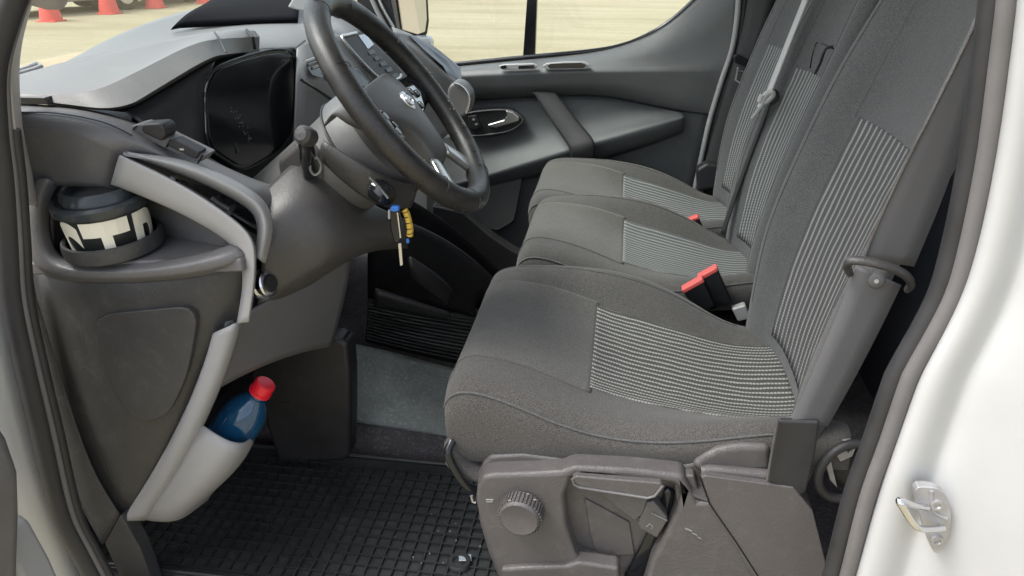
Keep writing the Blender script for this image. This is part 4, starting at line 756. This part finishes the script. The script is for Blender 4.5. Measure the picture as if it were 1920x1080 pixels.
# lumbar knob
KC = P(980, 953, .915); KA = Vector((-.10, -1, -.02)).normalized()
kn = lathe('lumbar_knob', [(.034, 0), (.034, .020), (.031, .026), (.029, .0275), (.027, .0268), (.0, .0262)], KC, KA, 'seat_plastic', ds, 48)
ka = KA.orthogonal().normalized(); kb = KA.cross(ka)
for i in range(36):
    t = 2 * math.pi * i / 36; d = ka * math.cos(t) + kb * math.sin(t); q = d.cross(KA)
    boxes('knob_rib', [(KC + KA * .012 + d * .0345, d * .0016, q * .0016, KA * .011)], 'seat_plastic', kn, bevel=.0005)
for a, b_ in ((955, 938), (990, 926), (1003, 937), (1002, 968)): boxes('knob_scuff', [(P(a, b_, .8875), (.002, 0, 0), (0, .0004, 0), (0, 0, .0007))], 'trim_grey', kn)
boxes('knob_mark', [(P(918, 937, .9145), (.006, 0, .0008), (0, .0005, 0), (0, 0, .0009)), (P(918, 941, .9145), (.005, 0, .0008), (0, .0005, 0), (0, 0, .0006))], 'trim_grey', ds)
for (a, b_, c, d) in ((1291, 993, .008, .0012), (1302, 1001, .006, .001), (1311, 1008, .005, .0009)): boxes('scratch', [(P(a, b_, .9142), (c * .7, 0, -.002), (0, .0012, 0), (0, 0, d * .7))], 'stack_grey', sc)
# rear foot of the seat, recliner wheel
pp('belt_anchor_cover', [(1459, 788), (1538, 791), (1530, 850), (1512, 926), (1500, 930), (1438, 904), (1447, 845)], .912, .010, 'seal_rubber', ds, bevel=.005)
tube('cover_edge', PL([(1459, 784), (1448, 845), (1438, 904)], .9065), .002, 'seat_plastic', ds, n=6)
tube('recliner_wheel', [P(1590, 884, .94) + Vector((.044 * math.cos(t), .012 * math.cos(t), .050 * math.sin(t))) for t in np.linspace(0, 2 * math.pi, 40, endpoint=False)],   .007, 'seal_rubber', ds, closed=True, n=10)
lathe('recliner_hub', [(0, .004), (.02, .004), (.034, .0), (.036, -.02)], P(1590, 884, .955), (-.1, -1, 0), 'dash_black', ds, 30)
for p4 in ([(1566, 850), (1580, 843), (1592, 850), (1606, 838), (1598, 856), (1576, 866)], [(1548, 870), (1556, 856), (1562, 880), (1570, 915), (1556, 900)], [(1580, 826), (1596, 824), (1590, 832)]):
    pp('recliner_spring', p4, .945, .004, 'steel', ds, bevel=.001)
tube('slide_bar', PL([(848, 826, .95), (840, 846, .938), (845, 866, .934), (862, 896, .932), (878, 914, .934), (902, 924, .945)]), .0066, 'gloss_black', ds, k=5, n=12)
tube('slide_bar_end', PL([(884, 930, .955), (886, 940, .955), (892, 942, .955)]), .003, 'silver', ds, n=8)
gb = []
for i in range(16):
    x = random.gauss(835, 60); y = random.gauss(1000, 28); q = PZ(x, y, .0125); r = random.uniform(.0004, .0013)
    gb.append((q, (r, r * .4, 0), (-r * .3, r, 0), (0, 0, r * .7)))
tag(boxes('grit', gb, 'trim_grey', None, loc=PZ(835, 1000, .012)), kind='stuff')
# crumbs lying on the seat
def crumb(x, y, r, Y): 
    c = P(x, y, Y); V = [c + Vector((random.uniform(.6, 1) * r * a, random.uniform(.6, 1) * r * b_, random.uniform(.6, 1) * r * d)) for a, b_, d in ((1, 0, 0), (-1, 0, 0), (0, 1, 0), (0, -1, 0), (0, 0, 1), (0, 0, -1))]
    return obj('crumb', V, [(0, 2, 4), (2, 1, 4), (1, 3, 4), (3, 0, 4), (2, 0, 5), (1, 2, 5), (3, 1, 5), (0, 3, 5)], 'cup_cream', loc=c, smooth=False)
tag(crumb(953, 647, .0035, 1.175), 'pale crumb lying on the driver seat cushion, the biggest one', 'crumb')
tag(crumb(1132, 509, .0022, 1.42), 'tiny pale crumb on the far edge of the driver seat cushion', 'crumb')
# ------------------------------------------------------------------ belts and buckles
b1 = thing('seat_belt', 'wide dark seat belt running down the driver seat through a black guide', 'seat belt', P(1600, 560, .9))
strip('webbing', PL([(1862, -90, .86), (1843, 10, .865), (1775, 150, .87), (1700, 300, .875), (1652, 400, .88), (1618, 485, .885)]), PL([(1880, -90, .84), (1850, 10, .86), (1836, 110, .875), (1800, 290, .89), (1762, 390, .90), (1714, 500, .905)]), 'belt', b1, n=50)
strip('webbing', PL([(1606, 500, .89), (1580, 570, .895), (1530, 690, .905), (1484, 790, .915)]), PL([(1690, 535, .90), (1660, 600, .905), (1610, 700, .915), (1552, 800, .925)]), 'belt', b1, n=40)
tube('belt_edge', PL([(1846, 10, .8635), (1777, 150, .8685), (1702, 300, .8735), (1654, 400, .8785), (1620, 485, .8835)]), .0016, 'seat_plastic', b1, k=5, n=6)
gd = tube('belt_guide', PL([(1594, 514, .895), (1589, 500, .882), (1596, 488, .872), (1640, 493, .866), (1680, 506, .868), (1702, 520, .876), (1708, 534, .886), (1700, 544, .895)]), [.0045, .006, .0065, .0065, .0065, .0065, .006, .0045], 'dash_dark', b1, k=5, n=12, flat=.8)
lathe('stud', [(0, .004), (.007, .0038), (.0095, .002), (.0105, 0)], P(1643, 526, .8935), (-.2, -1, .1), 'seat_grey' if 'seat_grey' in M else 'kick_grey', gd, 24)
lathe('stud_centre', [(0, .0052), (.0025, .005), (.003, .0035)], P(1643, 526, .8935), (-.2, -1, .1), 'trim_grey', gd, 16)
b2_ = thing('seat_belt', 'pale twisted belt with a knot hanging in front of the middle backrest', 'seat belt', P(1440, 200, 1.8))
strip('webbing', PL([(1516, -30, 1.86), (1500, 10, 1.86), (1468, 90, 1.85), (1434, 178, 1.84)]), PL([(1526, -30, 1.84), (1510, 10, 1.84), (1478, 90, 1.83), (1443, 180, 1.82)]), 'belt_light', b2_, n=30, solid=.003)
tube('knot', PL([(1430, 178), (1426, 188), (1434, 192), (1446, 182), (1448, 174), (1438, 176), (1432, 186), (1428, 196), (1424, 202)], 1.825), .0075, 'belt_light', b2_, k=5, n=10)
tube('knot_wrap', PL([(1444, 172), (1454, 176), (1452, 186), (1442, 194)], 1.832), .008, 'strap_black', b2_, k=4, n=10)
strip('tail', PL([(1424, 198, 1.83), (1416, 210, 1.83), (1407, 222, 1.83)]), PL([(1432, 200, 1.83), (1422, 212, 1.83), (1411, 224, 1.83)]), 'belt_light', b2_, n=10, deg=2, solid=.002)
strip('lower_webbing', PL([(1440, 190, 1.845), (1410, 270, 1.86), (1380, 345, 1.86), (1350, 438, 1.86)]), PL([(1446, 190, 1.835), (1416, 270, 1.845), (1386, 345, 1.845), (1357, 440, 1.845)]), 'strap_black', b2_, n=30, solid=.003)
b3 = thing('seat_belt', 'dark belt with a steel tongue hanging beside the door pillar by the passenger seat', 'seat belt', P(1380, 200, 2.3))
strip('webbing', PL([(1410, -60, 2.38), (1400, 20, 2.38), (1384, 100, 2.37), (1350, 200, 2.37), (1312, 340, 2.36)]), PL([(1466, -60, 2.35), (1450, 10, 2.35), (1418, 100, 2.35), (1386, 180, 2.35), (1350, 350, 2.34)]), 'strap_black', b3, n=40)
tn = pp('tongue_cover', [(1376, 106), (1384, 102), (1416, 118), (1410, 130), (1378, 118)], 2.335, .02, 'gloss_black', b3, bevel=.003)
tube('tongue', PL([(1384, 126), (1379, 150), (1388, 156), (1394, 142), (1396, 134), (1386, 132)], 2.335), .003, 'silver', b3, closed=True, n=8)
pp('retractor_cover', [(1306, 318), (1326, 306), (1356, 310), (1362, 336), (1340, 354), (1308, 360)], 2.325, .05, 'dash_black', b3, bevel=.01)
def buckle(pts, Y, label, hgt):
    t = thing('belt_buckle', label, 'buckle', P(*pts[-1], Y), 'red buttoned belt buckles between the seats')
    a, b_, c, d = pts
    prism('housing', PL([a, b_, c, d], Y), (0, .022, 0), 'gloss_black', t, bevel=.004)
    A, B = P(*a, Y - .001), P(*b_, Y - .001); dn = (P(*d, Y) - P(*a, Y)).normalized()
    prism('release_button', [A - dn * .002, B - dn * .002, B + dn * hgt, A + dn * hgt], (0, .024, 0), 'red_plastic', t, bevel=.002)
    return t
buckle([(1309, 523), (1345, 503), (1374, 568), (1330, 584)], 1.475, 'belt buckle with red button, taller one behind its twin by the driver seat', .007)
buckle([(1279, 546), (1318, 524), (1340, 574), (1310, 592)], 1.448, 'belt buckle with red button, nearest one half sunk beside the driver seat', .007)
buckle([(1278, 419), (1310, 407), (1320, 430), (1290, 434)], 1.895, 'small belt buckle with red button between the middle and passenger seats', .006)
pp('seat_bracket', [(1372, 580), (1398, 572), (1410, 598), (1384, 604)], 1.47, .02, 'trim_grey', bn, bevel=.004)
pp('seat_bracket', [(1368, 545), (1390, 542), (1394, 560), (1374, 564)], 1.52, .02, 'steel', bn, bevel=.004)
# ------------------------------------------------------------------ mats
MX0, MX1, MY0, MY1 = -1.02, -.10, .90, 1.283
fm = thing('floor_mat', 'black rubber floor mat with a square grid in the driver footwell', 'floor mat', (-.5, 1.1, 0))
boxes('mat_sheet', [(((MX0 + MX1) / 2, (MY0 + MY1) / 2, .002), ((MX1 - MX0) / 2, 0, 0), (0, (MY1 - MY0) / 2, 0), (0, 0, .004))], 'rubber', fm, bevel=.002)
bl = []; cell = .0245; ang = .0
xs = np.arange(MX0 + .02, MX1 - .01, cell); ys = np.arange(MY0 + .02, MY1 - .02, cell)
for x in xs: bl.append(((x, (ys[0] + ys[-1]) / 2, .0085), (.0017, 0, 0), (0, (ys[-1] - ys[0]) / 2, 0), (0, 0, .0032)))
for y in ys: bl.append((((xs[0] + xs[-1]) / 2, y, .0083), ((xs[-1] - xs[0]) / 2, 0, 0), (0, .0017, 0), (0, 0, .0030)))
tag(boxes('rib_grid', bl, 'rubber_rib', fm), kind='stuff')
tube('mat_border', [(MX0 + .006, MY0 + .006, .008), (MX1 - .006, MY0 + .006, .008), (MX1 - .006, MY1 - .008, .008), (MX0 + .006, MY1 - .008, .008)], .0055, 'rubber_rib', fm, closed=True, n=10)
fx = lathe('mat_fixing', [(0, .014), (.009, .014), (.011, .013), (.0125, .016), (.020, .016), (.023, .012), (.024, .004)], PZ(862, 1062, .0), (0, 0, 1), 'rubber_rib', fm, 32)
boxes('fixing_plate', [(PZ(872, 1046, .013), (.012, .002, 0), (-.002, .008, 0), (0, 0, .0015))], 'silver', fm, bevel=.001)
rm = thing('ribbed_mat', 'black rubber mat with fine parallel ribs in the passenger footwell', 'floor mat', P(790, 640, 1.7))
ppatch('mat_sheet', [[(690, 560, 1.62), (780, 580, 1.66), (940, 600, 1.72)], [(685, 640, 1.60), (780, 668, 1.62), (940, 700, 1.66)]], 'rubber', rm, nu=4, nv=8, du=1, dv=2)
for i in range(13):
    t = (i + .3) / 13
    a = (692 - 5 * t, 562 + 76 * t, 1.612 - .02 * t); b_ = (780, 581 + 84 * t, 1.65 - .04 * t); c = (930, 600 + 92 * t, 1.705 - .06 * t)
    tube('rib', curve(PL([a, b_, c]), 10, 2), .0038, 'rubber_rib', rm, n=6)
# ------------------------------------------------------------------ coffee cup and bottle
cup = thing('coffee_cup', 'black paper coffee cup with cream lettering and black lid in the cup tray', 'cup', CUP)
R0, R1, H = .0515, .0585, .072
lathe('paper_cup', [(0, .003), (R0, .003), (R0 + .001, .006), (R1, H), (R1 + .001, H + .002), (R1 - .002, H + .002)], CUP, CA, 'cup_black', cup, 60)
lathe('lid', [(R1 + .0005, H - .010), (R1 + .0045, H - .009), (R1 + .006, H - .004), (R1 + .0058, H + .002), (R1 + .002, H + .006), (R1 - .002, H + .0065), (R1 - .0035, H + .0035), (R1 - .007, H + .0035), (R1 - .0095, H + .017), (R1 - .0125, H + .0205), (R1 - .017, H + .0195), (R1 - .0195, H + .012), (R1 - .026, H + .0105), (0, H + .0105)], CUP, CA, 'cup_lid', cup, 72)
cr = (Vector((1, 0, 0)) - CA * CA.x).normalized(); cf = CA.cross(cr)                       # cf points away from the camera
if cf.y > 0: cf = -cf
def cupframe(a0, zc):
    def f(co):
        h = max(.006, zc + co.y * 1.7); r = R0 + (R1 - R0) * h / H + .0009 + co.z; t = a0 + co.x / .055
        return CUP + CA * h + cr * (r * math.sin(t)) + cf * (r * math.cos(t))
    return f
text_obj('lettering', 'STR', .098, 'cup_cream', cup, cupframe(.70, -.009), bend=True, thick=.0003, off=.0022, spacing=1.05)
bt = thing('water_bottle', 'blue plastic bottle with a red cap standing in the grey door pocket', 'bottle', P(425, 880, .95))
B1 = P(492, 728, .962); B0 = P(396, 868, .94); BA = (B1 - B0).normalized(); L_ = (B1 - B0).length
m = mat('bottle_blue', (.012, .085, .19), .08, mottle=.25, mscale=30, coat=.6); m.node_tree.nodes['Principled BSDF'].inputs['Transmission Weight'].default_value = .35
lathe('bottle_body', [(0, 0), (.032, 0), (.036, .006), (.037, .05), (.0375, L_ - .082), (.037, L_ - .066), (.034, L_ - .050), (.024, L_ - .032), (.0165, L_ - .022), (.015, L_ - .016), (.015, L_)], B0, BA, 'bottle_blue', bt, 48)
lathe('cap', [(.0, .013), (.0145, .013), (.0172, .011), (.0178, -.003), (.0172, -.005), (.0188, -.0055), (.0188, -.0095), (.017, -.010)], B1, BA, 'cap_red', bt, 40)
tube('neck_ring', [B0 + BA * (L_ - .018) + (BA.orthogonal().normalized() * math.cos(t) + BA.cross(BA.orthogonal().normalized()) * math.sin(t)) * .0165 for t in np.linspace(0, 2 * math.pi, 30, endpoint=False)], .0015, 'bottle_blue', bt, closed=True, n=6)
